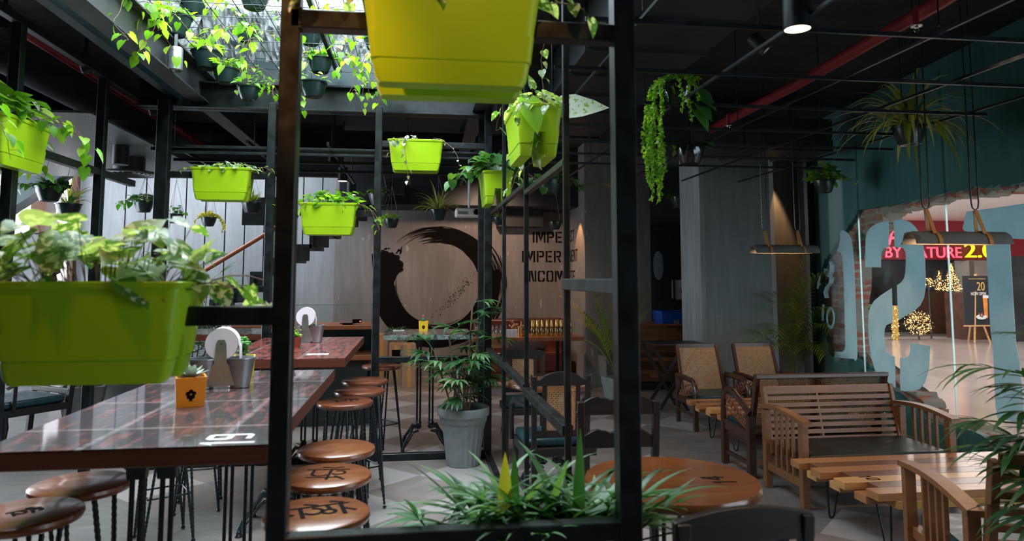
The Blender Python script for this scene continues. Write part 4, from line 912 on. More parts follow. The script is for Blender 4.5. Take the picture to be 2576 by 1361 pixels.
def rod(mb, p, q, r=.006, rebar=True):
    p = V(p); q = V(q); n = int((q-p).length/.012) if rebar else 1
    mb.tube([p.lerp(q, i/n) for i in range(n+1)], [r*(1.28 if i % 2 else .95) for i in range(n+1)] if rebar else r, 6)
def make_stool(mat='wood_stool'):
    T = thing('bar_stool', '', 'stool'); H = .76; R = .168
    MB().lathe([(.001, H-.036), (R*.86, H-.036), (R*.97, H-.028), (R, H-.016), (R*.985, H-.005), (R*.94, H), (R*.3, H-.0005), (.001, H-.0005)], 40, cap=False).build('seat', mat, T)
    for k in range(4):
        a = pi/4+k*pi/2; f = V((.185*cos(a), .185*sin(a), .012)); b = MB()
        for da in (-.42, .42): rod(b, (.115*cos(a+da), .115*sin(a+da), H-.036), f, .0065)
        b.sphere(f, .013, 8, sq=(1, 1, .8)); b.build('leg', 'iron', T)
    b = MB(); z = .27; c = [V((.156*cos(pi/4+k*pi/2), .156*sin(pi/4+k*pi/2), z)) for k in range(4)]
    for k in range(4): rod(b, c[k], c[(k+1) % 4], .005, False)
    b.build('footrest', 'iron', T); return T
S0 = make_stool(); S0r = make_stool('wood_stool_red')
used = set()
def put_stool(base, px, py, label, rz, group=None, xy=None):
    p = az(px, py, .76) if xy is None else V((xy[0], xy[1], 0))
    if base.name in used: T = dup(base, (p.x, p.y, 0), rz, label)
    else: T = base; T.location = (p.x, p.y, 0); T.rotation_euler = (0, 0, rz); T['label'] = label; used.add(base.name)
    T['group'] = group or 'round wooden bar stools with black rebar legs'; return T
def script(T, strokes, s=.11, rot=0, w=.007):
    mb = MB(); M = Matrix.Rotation(rot, 3, 'Z')
    for st in strokes: mb.tube([M @ V((x*s, y*s, .7605)) for x, y in st], w, 6, flat=.12)
    mb.build('painted_script', 'ink', T, smooth=0)['label'] = 'black painted brush lettering'
cur = lambda cx, cy, r, a0, a1, n=8, ry=None: [(cx+r*cos(radians(a0+(a1-a0)*i/n)), cy+(ry or r)*sin(radians(a0+(a1-a0)*i/n))) for i in range(n+1)]
SC_A = [[(-1.1, .45), (1.05, .55)], [(-.95, .45), (-.95, .1), (-.7, -.1), (-1.05, -.4)], [(-.45, .48), (-.45, -.5)], cur(-.1, .05, .28, 90, -160), cur(.35, -.12, .2, 0, 360), [(.35, .5), (.42, .1)], [(.78, .55), (.78, -.5)], [(.78, .1), (1.15, -.25)], [(.5, .85), (.9, .65)], [(-.3, .8), (.1, .6)]]
SC_B = [[(-.85, .6), (.8, .6)], [(-.55, .6), (-.55, -.1)], cur(-.25, 0, .28, 200, 340), [(.1, .6), (.1, -.8)], cur(.42, .15, .25, 120, -150), [(-.7, -.45), (.6, -.5)], [(.35, -.3), (.75, -.8)], [(-.3, .95), (.2, .78), (.5, .95)]]
SC_C = [[(-.8, .35), (.8, .4)], [(-.5, .35), (-.5, -.4)], cur(-.15, 0, .22, 90, -180), [(.35, .38), (.35, -.4)], cur(.6, .05, .2, 150, -90), [(.1, .65), (.5, .6)]]
t = put_stool(S0, 797, 1287, 'bar stool nearest the camera right of the tables, two large words painted on its seat', .1); t1 = t
A = put_stool(S0, 822, 1192, 'bar stool with stacked painted characters, second nearest right of the tables', .3)
B = put_stool(S0, 847, 1125, 'bar stool with a plain striped seat, third nearest right of the tables', .6)
Cc = put_stool(S0r, 868, 1008, 'dark red bar stool with painted characters, fourth nearest right of the tables', .2)
put_stool(S0r, 905, 980, 'dark red plain bar stool, fifth nearest right of the tables', .5)
put_stool(S0r, 918, 955, 'dark red plain bar stool, sixth nearest right of the tables', .1)
put_stool(S0r, 960, 918, 'farthest dark red bar stool of the row, left of the bistro table', .7)
put_stool(S0, 204, 1213, 'bar stool half under the left of the nearest table, plain striped seat', .4)
D = put_stool(S0, 62, 1288, 'bar stool cut by the lower left corner, faded character on its seat', .2)
put_stool(S0, 0, 0, 'bar stool seen only as rebar legs beneath the nearest table', .5, xy=(-1.42, 4.42))
put_stool(S0r, 0, 0, 'bar stool seen mostly as legs between the two long tables', .2, xy=(-1.40, 5.0))
put_stool(S0r, 1180, 903, 'bar stool behind the potted lady palm, right of the bistro table', .2)
script(t1, SC_A, .105, .15); script(A, SC_B, .10, -.35, .0055); script(Cc, SC_C, .10, .1, .005); script(D, SC_C, .06, .4, .005)
def on(px, py, z=TZ): return az(px, py, z)
# ------------------------------------------------------------------ things on the tables
def cube_pot(label, px, py, s, mat, rz, kind, logo='ink', z=TZ, grp=None):
    p = on(px, py, z); T = thing('cube_planter', label, 'planter', (p.x, p.y, z), rz, grp); k = .9
    MB().loft([rrect(0, 0, s*k/2, s*k/2, 0, .003), rrect(0, 0, s/2, s/2, s, .003), rrect(0, 0, s*.44, s*.44, s, .003), rrect(0, 0, s*.43, s*.43, s*.9, .003)]).build('pot', mat, T, smooth=30)
    b = MB(); 
    for i in range(5): a = i*2*pi/5+pi/2; b.lathe([(s*.075, 0), (s*.075, .0008)], 10, (s*.10*cos(a), -s*.475, s*.42+s*.10*sin(a)), Matrix.Rotation(pi/2+.055, 3, 'X'))
    b.box((0, -s*.468, s*.25), (s*.10, .0015, s*.12)); b.build('emblem', logo, T, smooth=0)
    MB().b2((-s*.43, -s*.43, s*.88), (s*.43, s*.43, s*.93)).build('soil', 'soil', T, smooth=0)
    f = MB(); r = random.Random(int(px))
    if kind == 'rosette':
        for j, (n, L, el) in enumerate(((9, .042, .25), (8, .036, .6), (6, .028, 1.0), (4, .02, 1.35))):
            for i in range(n):
                a = i*2*pi/n+j*.4; d = V((cos(a)*cos(el), sin(a)*cos(el), sin(el))); leaf_heart(f, (d.x*.006, d.y*.006, s*.95+.004*j), d, (-d.x, -d.y, 1), L*s/.07, .020*s/.07, .35, -.15)
        f.build('succulent', 'succulent_pale', T, smooth=60)
    elif kind == 'cluster':
        for k2 in range(4):
            c = V((r.uniform(-.02, .02), r.uniform(-.02, .02), s*.93+.02+.02*k2)); f.tube([(0, 0, s*.9), c], .004, 5)
            for i in range(8):
                a = i*2*pi/8+k2; el = .15+.5*(i % 2); d = V((cos(a)*cos(el), sin(a)*cos(el), sin(el))); f.sphere(c+d*.020, .014, 6, sq=(1, 1, .55))
        f.build('succulent', 'succulent', T, smooth=60)
    elif kind == 'cactus':
        f.lathe([(.012, 0), (.015, .015), (.014, .03), (.006, .04)], 10, (0, 0, s*.93)); f.build('cactus', 'cactus', T)
        MB().sphere((0, 0, s*.93+.048), .013, 8).build('cactus_head', 'pink', T)
    return T
cube_pot('orange cube pot with a pale rosette succulent on the nearest table', 477, 1018, .108, 'orange', .35, 'rosette')
cube_pot('yellow-green cube pot with a round-leaved succulent behind the zinc buckets', 614, 945, .098, 'yellow', .2, 'cluster')
cube_pot('amber yellow cube pot with a small pink-topped cactus on the bistro table', 1065, 832, .088, 'yellow_amber', 0, 'cactus')
cube_pot('white cube pot with red flower emblem on the far left table', 570, 832, .085, 'white_ivory', .1, 'none', 'pipe_red')
def caddy(label, px, py, rz, big=1.0):
    p = on(px, py); T = thing('bucket_caddy', label, 'caddy', (p.x, p.y, TZ), rz)
    for sx in (-1, 1):
        MB().lathe([(.034, 0), (.034, .004), (.048, .092), (.051, .094), (.051, .098), (.047, .098), (.033, .006), (.001, .006)], 28, (sx*.058*big, 0, .002), cap=False).build('bucket', 'zinc', T)
    pl = [(-.045, .01), (.045, .01), (.045, .055), (.020, .085), (.016, .15), (.010, .163), (-.010, .163), (-.016, .15), (-.020, .085), (-.045, .055)]
    M = Matrix.Translation((0, -.030, 0)) @ Matrix.Rotation(pi/2, 4, 'X')
    T.scale = (1.3,)*3; MB().prism(pl, 0, .003, M).build('bracket', 'zinc', T, smooth=0); MB().tube([(0, -.034, .148), (0, .065, .148)], .004, 8).build('spindle', 'chrome', T)
    return T, p
def roll(label, T, p, rz):
    R = thing('paper_roll', label, 'paper roll', (p.x, p.y, TZ), rz, 'paper rolls on the tables'); R.scale = (1.3,)*3; b = MB()
    n = 40; ro, ri = .052, .014; vs = []; fs = []
    for i in range(n):
        a = i/n*2*pi
        for rr, yy in ((ro, -.028), (ro, .045), (ri, .045), (ri, -.028)): vs.append((rr*cos(a), yy, .148+rr*sin(a)))
    for i in range(n):
        for k in range(4): fs.append((4*i+k, 4*i+(k+1) % 4, 4*((i+1) % n)+(k+1) % 4, 4*((i+1) % n)+k))
    b.add(vs, fs); b.build('roll', 'paper', R, smooth=50)
    s = MB(); pts = [(ro*cos(a), ro*sin(a)) for a in [radians(120-8*i) for i in range(16)]]+[(.056, -.01), (.057, -.05), (.056, -.075)]
    vs = [(x*1.02, y_, .148+z*1.02) for x, z in pts for y_ in (-.027, .044)]; s.add(vs, [(2*i, 2*i+1, 2*i+3, 2*i+2) for i in range(len(pts)-1)]); o = s.build('loose_sheet', 'paper', R, smooth=50)
    m = o.modifiers.new('thick', 'SOLIDIFY'); m.thickness = .0008
    return R
T, p = caddy('pair of zinc buckets with a bracket for the paper roll on the nearest table', 556, 975, .12); roll('pale pink paper roll above the zinc buckets on the nearest table', T, p, .12)
T, p = caddy('pair of zinc buckets with paper roll bracket on the red table', 768, 862, .05); roll('white paper roll above the zinc buckets on the red table', T, p, .05)
c = on(742, 874); T = thing('herb_pot', 'small terracotta square pot with a light green herb on the red table', 'planter', (c.x, c.y, TZ), .1)
MB().loft([rrect(0, 0, .030, .030, 0, .004), rrect(0, 0, .040, .040, .075, .004), rrect(0, 0, .036, .036, .075, .004), rrect(0, 0, .034, .034, .065, .004)]).build('pot', 'terracotta', T)
add_foliage(T, pothos(70, .03, .03, .07, 26, .022, (), (.4, 1), .07, ('leaf_pothos', 'stem_brown')))
c = on(786, 850); T = thing('succulent', 'small green succulent poking out of the zinc bucket on the red table', 'plant', (c.x+.01, c.y+.03, TZ+.085)); f = MB()
for i in range(14): a = i*2.4; el = .3+.08*i; d = V((cos(a)*cos(el), sin(a)*cos(el), sin(el))); leaf_heart(f, (0, 0, 0), d, (0, 0, 1), .045, .014, .3, 0)
f.build('rosette', 'succulent', T, smooth=60)
c = on(800, 826); T = thing('wispy_plant', 'wispy low green plant at the left of the bistro table top', 'plant', (ay(1003, 828, 6.62).x, 6.62, TZ)); f = MB(); r = random.Random(9)
for i in range(22): blade(f, (r.uniform(-.06, .06), 0, 0), rdir(r, (.2, .8)), r.uniform(.06, .13), .006, 1, 5)
f.build('foliage', 'leaf_rhapis', T)
MB().b2((-.05, -.04, 0), (.05, .04, .006)).build('saucer', 'white', T)
# ================================================================== GLASS CASE, BOXES, SHOP TABLE
gy = 7.45; gx1 = ay(936, 800, gy).x; gx0 = ay(560, 800, gy).x; zf = lambda py: ay(930, py, gy).z
T = thing('display_counter', 'wood-banded display counter with a glass screen behind the red table', 'counter', ((gx0+gx1)/2, gy+.3, 0)); hx = (gx1-gx0)/2
MB().b2((-hx, -.3, zf(829)), (hx, .3, zf(818))).build('upper_shelf', 'shelf_wood', T, smooth=0, bevel=.004)
MB().b2((-hx, -.3, zf(906)), (hx, .3, zf(893))).build('lower_shelf', 'shelf_wood', T, smooth=0, bevel=.004)
MB().b2((-hx+.02, -.24, 0), (hx-.03, .25, zf(906))).build('base', 'black_paint', T, smooth=0)
MB().b2((-hx, -.29, zf(818)), (hx, -.278, zf(767))).build('front_glass', 'glass', T, smooth=0)
MB().b2((hx-.012, -.278, zf(818)), (hx, .28, zf(767))).build('side_glass', 'glass', T, smooth=0)
MB().b2((-hx, -.292, zf(767)), (hx, -.276, zf(767)+.006)).b2((hx-.014, -.27, zf(767)), (hx+.001, .28, zf(767)+.006)).b2((hx-.01, -.292, zf(818)), (hx+.001, -.276, zf(767))).build('glass_rim', 'glass_edge', T, smooth=0)
MB().b2((-hx, -.29, zf(893)), (hx, -.278, zf(829))).b2((hx-.012, -.28, zf(893)), (hx, .28, zf(829))).build('lower_glass', 'glass', T, smooth=0)
MB().b2((hx-.04, .22, zf(893)), (hx-.01, .27, zf(829))).b2((-hx, .24, zf(893)), (hx-.04, .26, zf(829))).build('back_board', 'teal_panel', T, smooth=0)
c = ay(882, 815, gy+.12); T = thing('gadget', 'small black gadget with a red light inside the glass counter', 'gadget', (c.x, c.y, zf(818)))
MB().b2((-.11, -.05, .012), (.05, .05, .017)).b2((.02, -.03, .017), (.11, .03, .055)).b2((-.08, -.02, 0), (.02, .02, .012)).build('body', 'ink', T, smooth=0); MB().sphere((.10, -.033, .035), .008, 6).build('indicator', 'led_red', T)
for i, (px0, px1, pt, pb, Y, lab) in enumerate(((978, 1014, 866, 938, 10.3, 'cardboard box on end with a dark printed panel, by the back wall'), (1012, 1046, 866, 950, 10.0, 'plain cardboard box right of the one with a printed panel'), (946, 975, 842, 935, 10.75, 'tall cardboard box partly hidden behind the thin frame post'))):
    a = ay(px0, pb, Y); b = ay(px1, pt, Y); T = thing('cardboard_box', lab, 'box', ((a.x+b.x)/2, Y+.16, 0), 0, 'cardboard boxes on the floor by the back wall'); w = (b.x-a.x)/2
    MB().b2((-w, -.16, 0), (w, .16, b.z)).build('carton', 'card', T, smooth=0, bevel=.004); MB().b2((-.025, -.1605, 0), (.025, .1605, b.z+.0006)).build('tape', 'plank_c', T, smooth=0)
    if i == 0: MB().b2((-w*.6, -.162, b.z*.42), (w*.6, -.1602, b.z*.86)).build('print', 'ink', T, smooth=0)
# banquette
bx0 = ay(1196, 850, 10.5).x; bx1 = 2.30; zt = ay(1300, 803, 10.75).z
T = thing('banquette', 'long brown buttoned leather banquette along the back wall', 'banquette', ((bx0+bx1)/2, 10.75, 0)); hx = (bx1-bx0)/2
MB().b2((-hx, .10, .10), (hx, .32, zt)).build('backrest', 'leather_brown', T, bevel=.03); MB().b2((-hx, -.40, .12), (hx, .12, .42)).build('seat', 'leather_brown', T, bevel=.03); MB().b2((-hx, -.38, 0), (hx, .30, .12)).build('plinth', 'wood_brown', T, smooth=0)
b = MB()
for i in range(14):
    for k in range(2): b.sphere((-hx+.1+(2*hx-.2)*i/13, .098, .55+.17*k), .014, 6)
b.build('button', 'leather_brown', T)['kind'] = 'stuff'
c = ay(1325, 868, 10.5); T = thing('bag', 'slumped black bag lying on the banquette seat', 'bag', (c.x, 10.52, .425)); b = MB(); r = random.Random(2)
b.loft([[V((.30*k*cos(a)*(1+.1*sin(3*a)), .14*k*sin(a)+.02*sin(2*a), z+.012*sin(5*a))) for a in [j/20*2*pi for j in range(20)]] for k, z in ((.9, 0), (1, .03), (.92, .08), (.65, .13), (.3, .16), (.05, .165))]); b.tube([(-.1, -.02, .15), (-.02, -.1, .2), (.1, -.05, .15)], .008, 6); b.build('body', 'cloth_black', T)
# shop table with bottles
SY = 9.35; sz = ay(1330, 846, SY).z; sx0 = ay(1186, 846, SY).x; sx1 = ay(1462, 846, SY).x
T = thing('shop_table', 'long low wooden table carrying rows of gold-capped bottles', 'table', ((sx0+sx1)/2, SY+.22, 0)); hx = (sx1-sx0)/2
MB().b2((-hx, -.42, sz-.05), (hx, .26, sz)).build('tabletop', 'shelf_wood', T, smooth=0, bevel=.004)
for x, y in ((-hx+.08, -.2), (hx-.24, -.2), (-hx+.08, .2), (hx-.24, .2)): MB().b2((x-.02, y-.02, 0), (x+.02, y+.02, sz-.05)).build('leg', 'steel_black', T, smooth=0)
a = ay(1238, 870, SY+.1); b_ = ay(1276, 854, SY+.1); T = thing('woven_crate', 'small honey-coloured slatted crate hung under the shop table', 'crate', ((a.x+b_.x)/2, SY+.1, a.z-.02)); w = (b_.x-a.x)/2; hh = sz-.052-(a.z-.02)
MB().b2((-w, -.1, 0), (w, .1, hh)).build('crate', 'plank_c', T, smooth=0); b = MB()
for i in range(9): b.b2((-w+2*w*i/9+.004, -.104, .01), (-w+2*w*(i+.6)/9, -.1, hh-.01))
b.build('slat', 'plank_a', T, smooth=0)['kind'] = 'stuff'
def bottle(kind):
    if kind == 'oil':
        T = thing('oil_bottle', 'slim glass bottle with tall gold cap, in the right-hand rows of the shop table', 'bottle', (0, 0, 0), 0, 'gold-capped bottles on the shop table')
        MB().lathe([(.001, .002), (.026, .002), (.028, .008), (.028, .105), (.022, .118), (.013, .122), (.013, .135)], 14, cap=False).build('body', 'oil_bottle', T); MB().lathe([(.018, .124), (.018, .128), (.0175, .205), (.016, .208), (.001, .208)], 14, cap=False).build('cap', 'gold', T); return T
    if kind == 'jar':
        T = thing('glass_bottle', 'small clear stoppered glass bottle at the left of the shop table', 'bottle', (0, 0, 0), 0, 'clear stoppered bottles on the shop table')
        MB().lathe([(.001, .002), (.024, .002), (.026, .01), (.026, .085), (.014, .105), (.011, .115), (.014, .13)], 14, cap=False).build('body', 'glass_bottle', T); MB().sphere((0, 0, .142), .015, 8).build('stopper', 'glass_edge', T); return T
    T = thing('gold_tin', 'round gold tin in the small stack at the middle of the shop table', 'tin', (0, 0, 0), 0, 'gold tins on the shop table')
    MB().lathe([(.001, 0), (.035, 0), (.036, .004), (.036, .045), (.001, .045)], 18, cap=False).build('body', 'gold', T); MB().lathe([(.0365, .045), (.0375, .047), (.0375, .058), (.035, .060), (.001, .060)], 18, cap=False).build('lid', 'gold', T); return T
ORD = 'first second third fourth fifth sixth seventh eighth ninth'.split()
def row(proto, fmt, counts, spots):
    labs = [fmt % (ORD[i], ('front', 'middle' if len(counts) > 2 else 'back', 'back')[k]) for k, n in enumerate(counts) for i in range(n)] if fmt else counts
    for i, (x, y, z) in enumerate(spots):
        if i == 0: proto.location = (x, y, z); proto['label'] = labs[0]
        else: dup(proto, (x, y, z), label=labs[i])
X = lambda px, y=SY: ay(px, 840, y).x
row(bottle('oil'), 'gold-capped slim bottle, %s from the left in the %s row on the shop table', (9, 9, 6), [(X(px)+(.012 if k else 0), SY+.0+.075*k, sz) for k in range(3) for px in ((1340, 1352, 1364, 1376, 1388, 1400, 1411, 1423, 1435) if k < 2 else (1346, 1358, 1382, 1406, 1418, 1429))])
row(bottle('jar'), 'clear stoppered bottle, %s from the left in the %s row on the shop table', (7, 7), [(X(px), SY+.02+.09*k, sz) for k in range(2) for px in (1200, 1213, 1226, 1240, 1251, 1262, 1273)])
row(bottle('tin'), None, ('lower gold tin of the front left stack on the shop table', 'single gold tin front right of the stacks on the shop table', 'upper gold tin of the front left stack on the shop table', 'lower gold tin of the rear stack on the shop table', 'upper gold tin of the rear stack on the shop table', 'single gold tin right of the rear stack on the shop table'), [(X(1308), SY, sz), (X(1322), SY+.03, sz), (X(1308), SY, sz+.061), (X(1310), SY+.1, sz), (X(1310), SY+.1, sz+.061), (X(1324), SY+.11, sz)])
wb_ = tag(MB().b2((-.022, -.02, 0), (.022, .02, .10)).build('white_carton', 'white', None, smooth=0, bevel=.002), 'small white carton, first from the left in the row beside the gold tins', 'box', 'white cartons on the shop table'); wb_.location = (X(1267), SY-.12, sz)
for k, px in enumerate((1276, 1285, 1294)):
    o = wb_.copy(); COL.objects.link(o); o.location = (X(px), SY-.12, sz); o['label'] = 'small white carton, %s from the left in the row beside the gold tins' % ORD[k+1]
T = thing('kraft_box', 'tan card box with black print at the left end of the shop table', 'box', (X(1197), SY-.12, sz)); MB().b2((-.06, -.04, 0), (.06, .04, .095)).build('carton', 'card', T, smooth=0); MB().b2((-.05, -.0415, .04), (-.005, -.0402, .055)).b2((-.05, -.0415, .06), (-.002, -.0402, .075)).b2((-.05, -.0415, .02), (-.01, -.0402, .034)).build('print', 'ink', T, smooth=0)
r = random.Random(8); T = thing('dried_flowers', 'bunch of dried pinkish flowers among the bottles', 'flowers', (X(1305), SY+.16, sz)); b = MB()
MB().lathe([(.025, 0), (.03, .01), (.03, .09), (.024, .1)], 12).build('jar', 'glass_bottle', T)
for i in range(26):
    d = rdir(r, (.4, 1)); q = V((0, 0, .06))+d*r.uniform(.08, .16); b.tube([(0, 0, .02), q], .0015, 3); b.sphere(q, r.uniform(.008, .016), 5)
b.build('flower_head', 'cane', T)['kind'] = 'stuff'
c = ay(1171, 548, 9.6)
T = thing('projector', 'white ceiling projector hung before the dark soffit', 'projector', (ay(1180, 536, 8.6).x, 8.6, ay(1180, 546, 8.6).z)); MB().b2((-.17, -.13, 0), (.17, .13, .10)).build('housing', 'white', T, bevel=.02)
MB().lathe([(.035, 0), (.035, .02), (.028, .022)], 16, (.08, -.13, .05), Matrix.Rotation(pi/2, 3, 'X')).build('lens', 'ink', T); MB().b2((-.14, -.131, .02), (-.02, -.129, .06)).build('vent', 'zinc', T, smooth=0); MB().tube([(0, 0, .10), (0, 0, 3.45-T.location.z)], .015, 8).build('mount', 'white', T)
# ================================================================== CANE AND CHAIRS
def cane_panel(mb, org, ex, ey, w, h, pitch=.012, th=.0022, diag=True):
    """woven cane: crossing strands spanning w x h from org, axes ex, ey"""
    ex = V(ex).normalized(); ey = V(ey).normalized(); n = ex.cross(ey); O = V(org)
    nx = int(w/pitch); ny = int(h/pitch)
    for i in range(nx+1): x = w*i/nx; mb.bar(O+ex*x, O+ex*x+ey*h, th, .0012, up=n)
    for j in range(ny+1): y = h*j/ny; mb.bar(O+ey*y, O+ey*y+ex*w, th, .0012, up=n)
    if diag:
        s = pitch*2; k = -h
        while k < w:
            for f in (0, 1):
                x0, x1 = max(0, k), min(w, k+h)
                if x1-x0 > .01:
                    y0, y1 = x0-k, x1-k
                    if f: y0, y1 = h-y0, h-y1
                    mb.bar(O+ex*x0+ey*y0+n*.0015, O+ex*x1+ey*y1+n*.0015, th*.8, .001, up=n)
            k += s
def legbar(T, p, q, w, mat, name='leg', h=None): return MB().bar(p, q, w, h or w, up=(0, 1, 0)).build(name, mat, T, smooth=0, bevel=.004)
def crest(T, x, y, z, w, h, mat, style='wave', th=.024, name='crest_rail'):
    n = 28; top = []
    for i in range(n+1):
        t = i/n*2-1; a = abs(t)
        if style == 'wave': zz = h*(.62+.38*cos(min(1, a/.62)*pi/2)**.7) if a < .62 else h*(.62-.22*sin((a-.62)/.2*pi/2)) if a < .82 else h*(.40+.45*(a-.82)/.18)
        elif style == 'scallop': zz = h*(.55+.30*a if False else .70+.20*abs(cos(a*2.6*pi))**.6) if a < .45 else h*(.86*cos((a-.45)/.55*pi/2)**.6+.12)
        elif style == 'arch': zz = h*(.72+.28*cos(t*pi/2))
        else: zz = h
        top.append((x+t*w/2, zz))
    poly = [(x-w/2, 0)]+top+[(x+w/2, 0)]
    M = Matrix.Translation((0, y+th/2, z)) @ Matrix.Rotation(pi/2, 4, 'X')
    return MB().prism(poly, 0, th, M).build(name, mat, T, smooth=0, bevel=.003)
def dining_chair(label, loc, rz, style='wave', arms=False, cane=True, w=.44, H=.92, seatz=.46, seat='leather_teal', bw=None, rails=1):
    """faces +y in its own frame; back at -y"""
    T = thing('dining_chair', label, 'chair', loc, rz); m = 'wood_black'; bw = bw or w*.82; d = .42; yb = -d/2; lean = -.05
    for sx in (-1, 1):
        legbar(T, (sx*bw/2, yb, 0), (sx*bw/2, yb, seatz), .036, m); legbar(T, (sx*bw/2, yb, seatz-.02), (sx*(bw/2+.005), yb+lean, H-.015), .032, m, 'back_post')
        MB().tube([(sx*w/2*.94, d/2-.03, 0), (sx*w/2*.94, d/2-.03, .08), (sx*w/2*.94, d/2-.03, .10), (sx*w/2*.94, d/2-.03, seatz-.06)], [.013, .019, .015, .021], 10).build('leg', m, T)
        MB().bar((sx*w/2*.9, yb, .2), (sx*w/2*.92, d/2-.03, .2), .02, .026, up=(0, 0, 1)).build('stretcher', m, T, smooth=0)
    f = MB(); f.b2((-w/2, yb-.01, seatz-.07), (w/2, d/2, seatz-.015)); f.build('seat_frame', m, T, smooth=0, bevel=.006)
    MB().b2((-w/2+.015, yb+.02, seatz-.016), (w/2-.015, d/2-.008, seatz+.035)).build('seat', seat, T, bevel=.018)
    at = lambda z: yb+lean*(z-seatz)/(H-seatz)
    crest(T, 0, at(H-.06), H-.075, bw+.05, .085, m, style)
    if cane:
        pw = bw*.56; z0, z1 = seatz+.09, H-.07
        MB().b2((-bw/2, at(z0)-.012, z0-.04), (bw/2, at(z0)+.012, z0)).build('lower_rail', m, T, smooth=0)
        for sx in (-1, 1): MB().bar((sx*(pw/2+.012), at(z0), z0), (sx*(pw/2+.012), at(z1), z1), .026, .02).build('cane_frame', m, T, smooth=0)
        c = MB(); cane_panel(c, (-pw/2, at(z0), z0), (1, 0, 0), (0, at(z1)-at(z0), z1-z0), pw, z1-z0, .0125, .0042); c.build('cane_back', 'cane', T, smooth=0)
    for k in range(1, rails):
        z = H-.075-.15*k; crest(T, 0, at(z), z, bw+.02, .085, m, style, name='back_rail')
    if arms:
        for sx in (-1, 1):
            x = sx*(w/2+.012); MB().tube([(x*.86, at(seatz+.24), seatz+.24), (x, yb+.10, seatz+.245), (x, .06, seatz+.235), (x, .14, seatz+.20), (x, .185, seatz+.10), (x, .175, seatz-.04)], [.016, .019, .021, .021, .018, .016], 10, flat=.8).build('armrest', m, T)
    return T
p = az(1318, 1010, .46); dining_chair('dark chair with a cane back facing the camera behind the small round table', (.94, 5.98, 0), pi, 'arch', w=.42, H=.87)
p = az(1398, 1072, .48); dining_chair('dark armchair seen from behind at the small round table, cane back, teal seat', (.885, 4.56, 0), .02, 'wave', True, w=.46, H=.92, seatz=.48, bw=.33)
dining_chair('dark ladder-back chair with two scalloped rails, mostly behind the thick right post', (.925, 3.42, 0), -.03, 'scallop', False, False, w=.37, H=.96, rails=2, bw=.34)
c = ay(1842, 1290, 1.72); dining_chair('near dark chair at the bottom edge seen from behind, cane back and knobbed posts', (c.x, 1.95, 0), .08, 'arch', False, True, w=.40, H=c.z+.012, bw=.325)
# round tables
def round_table(label, px, py, Y, R, num, mat, z=.75):
    c = ay(px, py, Y); T = thing('round_table', label, 'table', (c.x, Y, 0))
    MB().lathe([(.001, z-.035), (R*.97, z-.035), (R, z-.028), (R*1.003, z-.012), (R*.985, z), (.001, z)], 64, cap=False).build('tabletop', mat, T)
    pedestal(T, 0, 0, z-.035, .045, .17)
    if num:
        b = MB(); M = Matrix.Rotation(pi-.12, 3, 'Z'); u = .0125; q = az(1852, 1212, z)-T.location
        glyph(b, '1', V((q.x, q.y-.02, z)), V((.1, 1, 0)), V((-1, .1, 0)), u); glyph(b, '4', V((q.x-.025, q.y+.025, z)), V((.1, 1, 0)), V((-1, .1, 0)), u); b.build('number', 'ink', T, smooth=0)
    return T
round_table('small round table with a worn red-brown edge behind the side frame posts', 1381, 960, 5.12, .295, False, 'wood_round')
round_table('near round wooden table with the painted number 14, behind the thick right post', 1688, 1218, 2.62, .325, True, 'wood_round')
# ================================================================== LOUNGE
def lounge_chair(label, loc, rz):
    """low planter's chair, faces -y: bent arms, cane back, carved side panels"""
    T = thing('lounge_chair', label, 'chair', loc, rz, 'low cane lounge chairs by the column'); m = 'wood_dark'; w = .27; zs = .30; zb_ = .78
    for sx in (-1, 1):
        x = sx*w
        legbar(T, (x, .24, 0), (x, .24, .47), .04, m); legbar(T, (x, -.26, 0), (x, -.26, .30), .045, m)
        pts = [(x, .26, .475), (x, .05, .485), (x, -.16, .480)]+[(x, -.16-.12*sin(a), .36+.12*cos(a)) for a in [radians(15*i) for i in range(7)]]+[(x, -.275, .27)]
        MB().tube(pts, .022, 10, flat=1.25).build('armrest', m, T)
        MB().bar((x, .24, .14), (x, -.26, .14), .022, .03, up=(0, 0, 1)).build('stretcher', m, T, smooth=0)
        MB().bar((x, .24, .25), (x, -.26, .27), .024, .06, up=(0, 0, 1)).build('side_rail', m, T, smooth=0)
        c = MB()
        for k in range(7):      # carved fretwork
            t = k/6; yy, zz2 = .16-.36*t, .31+.11*t; s = .022+.020*sin(t*pi)
            c.tube([(x, yy+s*cos(a), zz2+s*1.2*sin(a)) for a in [i*pi/5 for i in range(10)]], .006, 5, True)
        c.tube([(x, .20, .30), (x, 0, .33), (x, -.22, .44)], .007, 5); c.tube([(x, .20, .29), (x, 0, .30), (x, -.23, .36)], .007, 5); c.build('carved_panel', 'wood_carved', T)
        MB().bar((x*.87, .17, zs-.06), (x*.80, .40, zb_), .042, .03, up=(1, 0, 0)).build('back_post', m, T, smooth=0, bevel=.004)
    MB().bar((-w*.82, .395, zb_-.015), (w*.82, .395, zb_-.015), .03, .055).build('top_rail', m, T, smooth=0, bevel=.005)
    MB().bar((-w*.87, .20, zs+.0), (w*.87, .20, zs+.0), .03, .05).build('lower_rail', m, T, smooth=0)
    c = MB(); e = V((0, .165, .44)).normalized(); cane_panel(c, (-w*.76, .212, zs+.02), (1, 0, 0), e, w*1.52, .455, .0135, .0045); c.build('cane_back', 'cane', T, smooth=0)
    MB().b2((-w+.03, -.27, zs-.07), (w-.03, .22, zs-.03)).build('seat_frame', m, T, smooth=0)
    MB().b2((-w+.035, -.275, zs-.03), (w-.035, .20, zs+.04)).build('cushion', 'leather_teal', T, bevel=.02); return T
LC = lounge_chair('cane-backed low lounge chair beside the parquet counter, left one of the pair', (3.02, 7.02, 0), -.02)
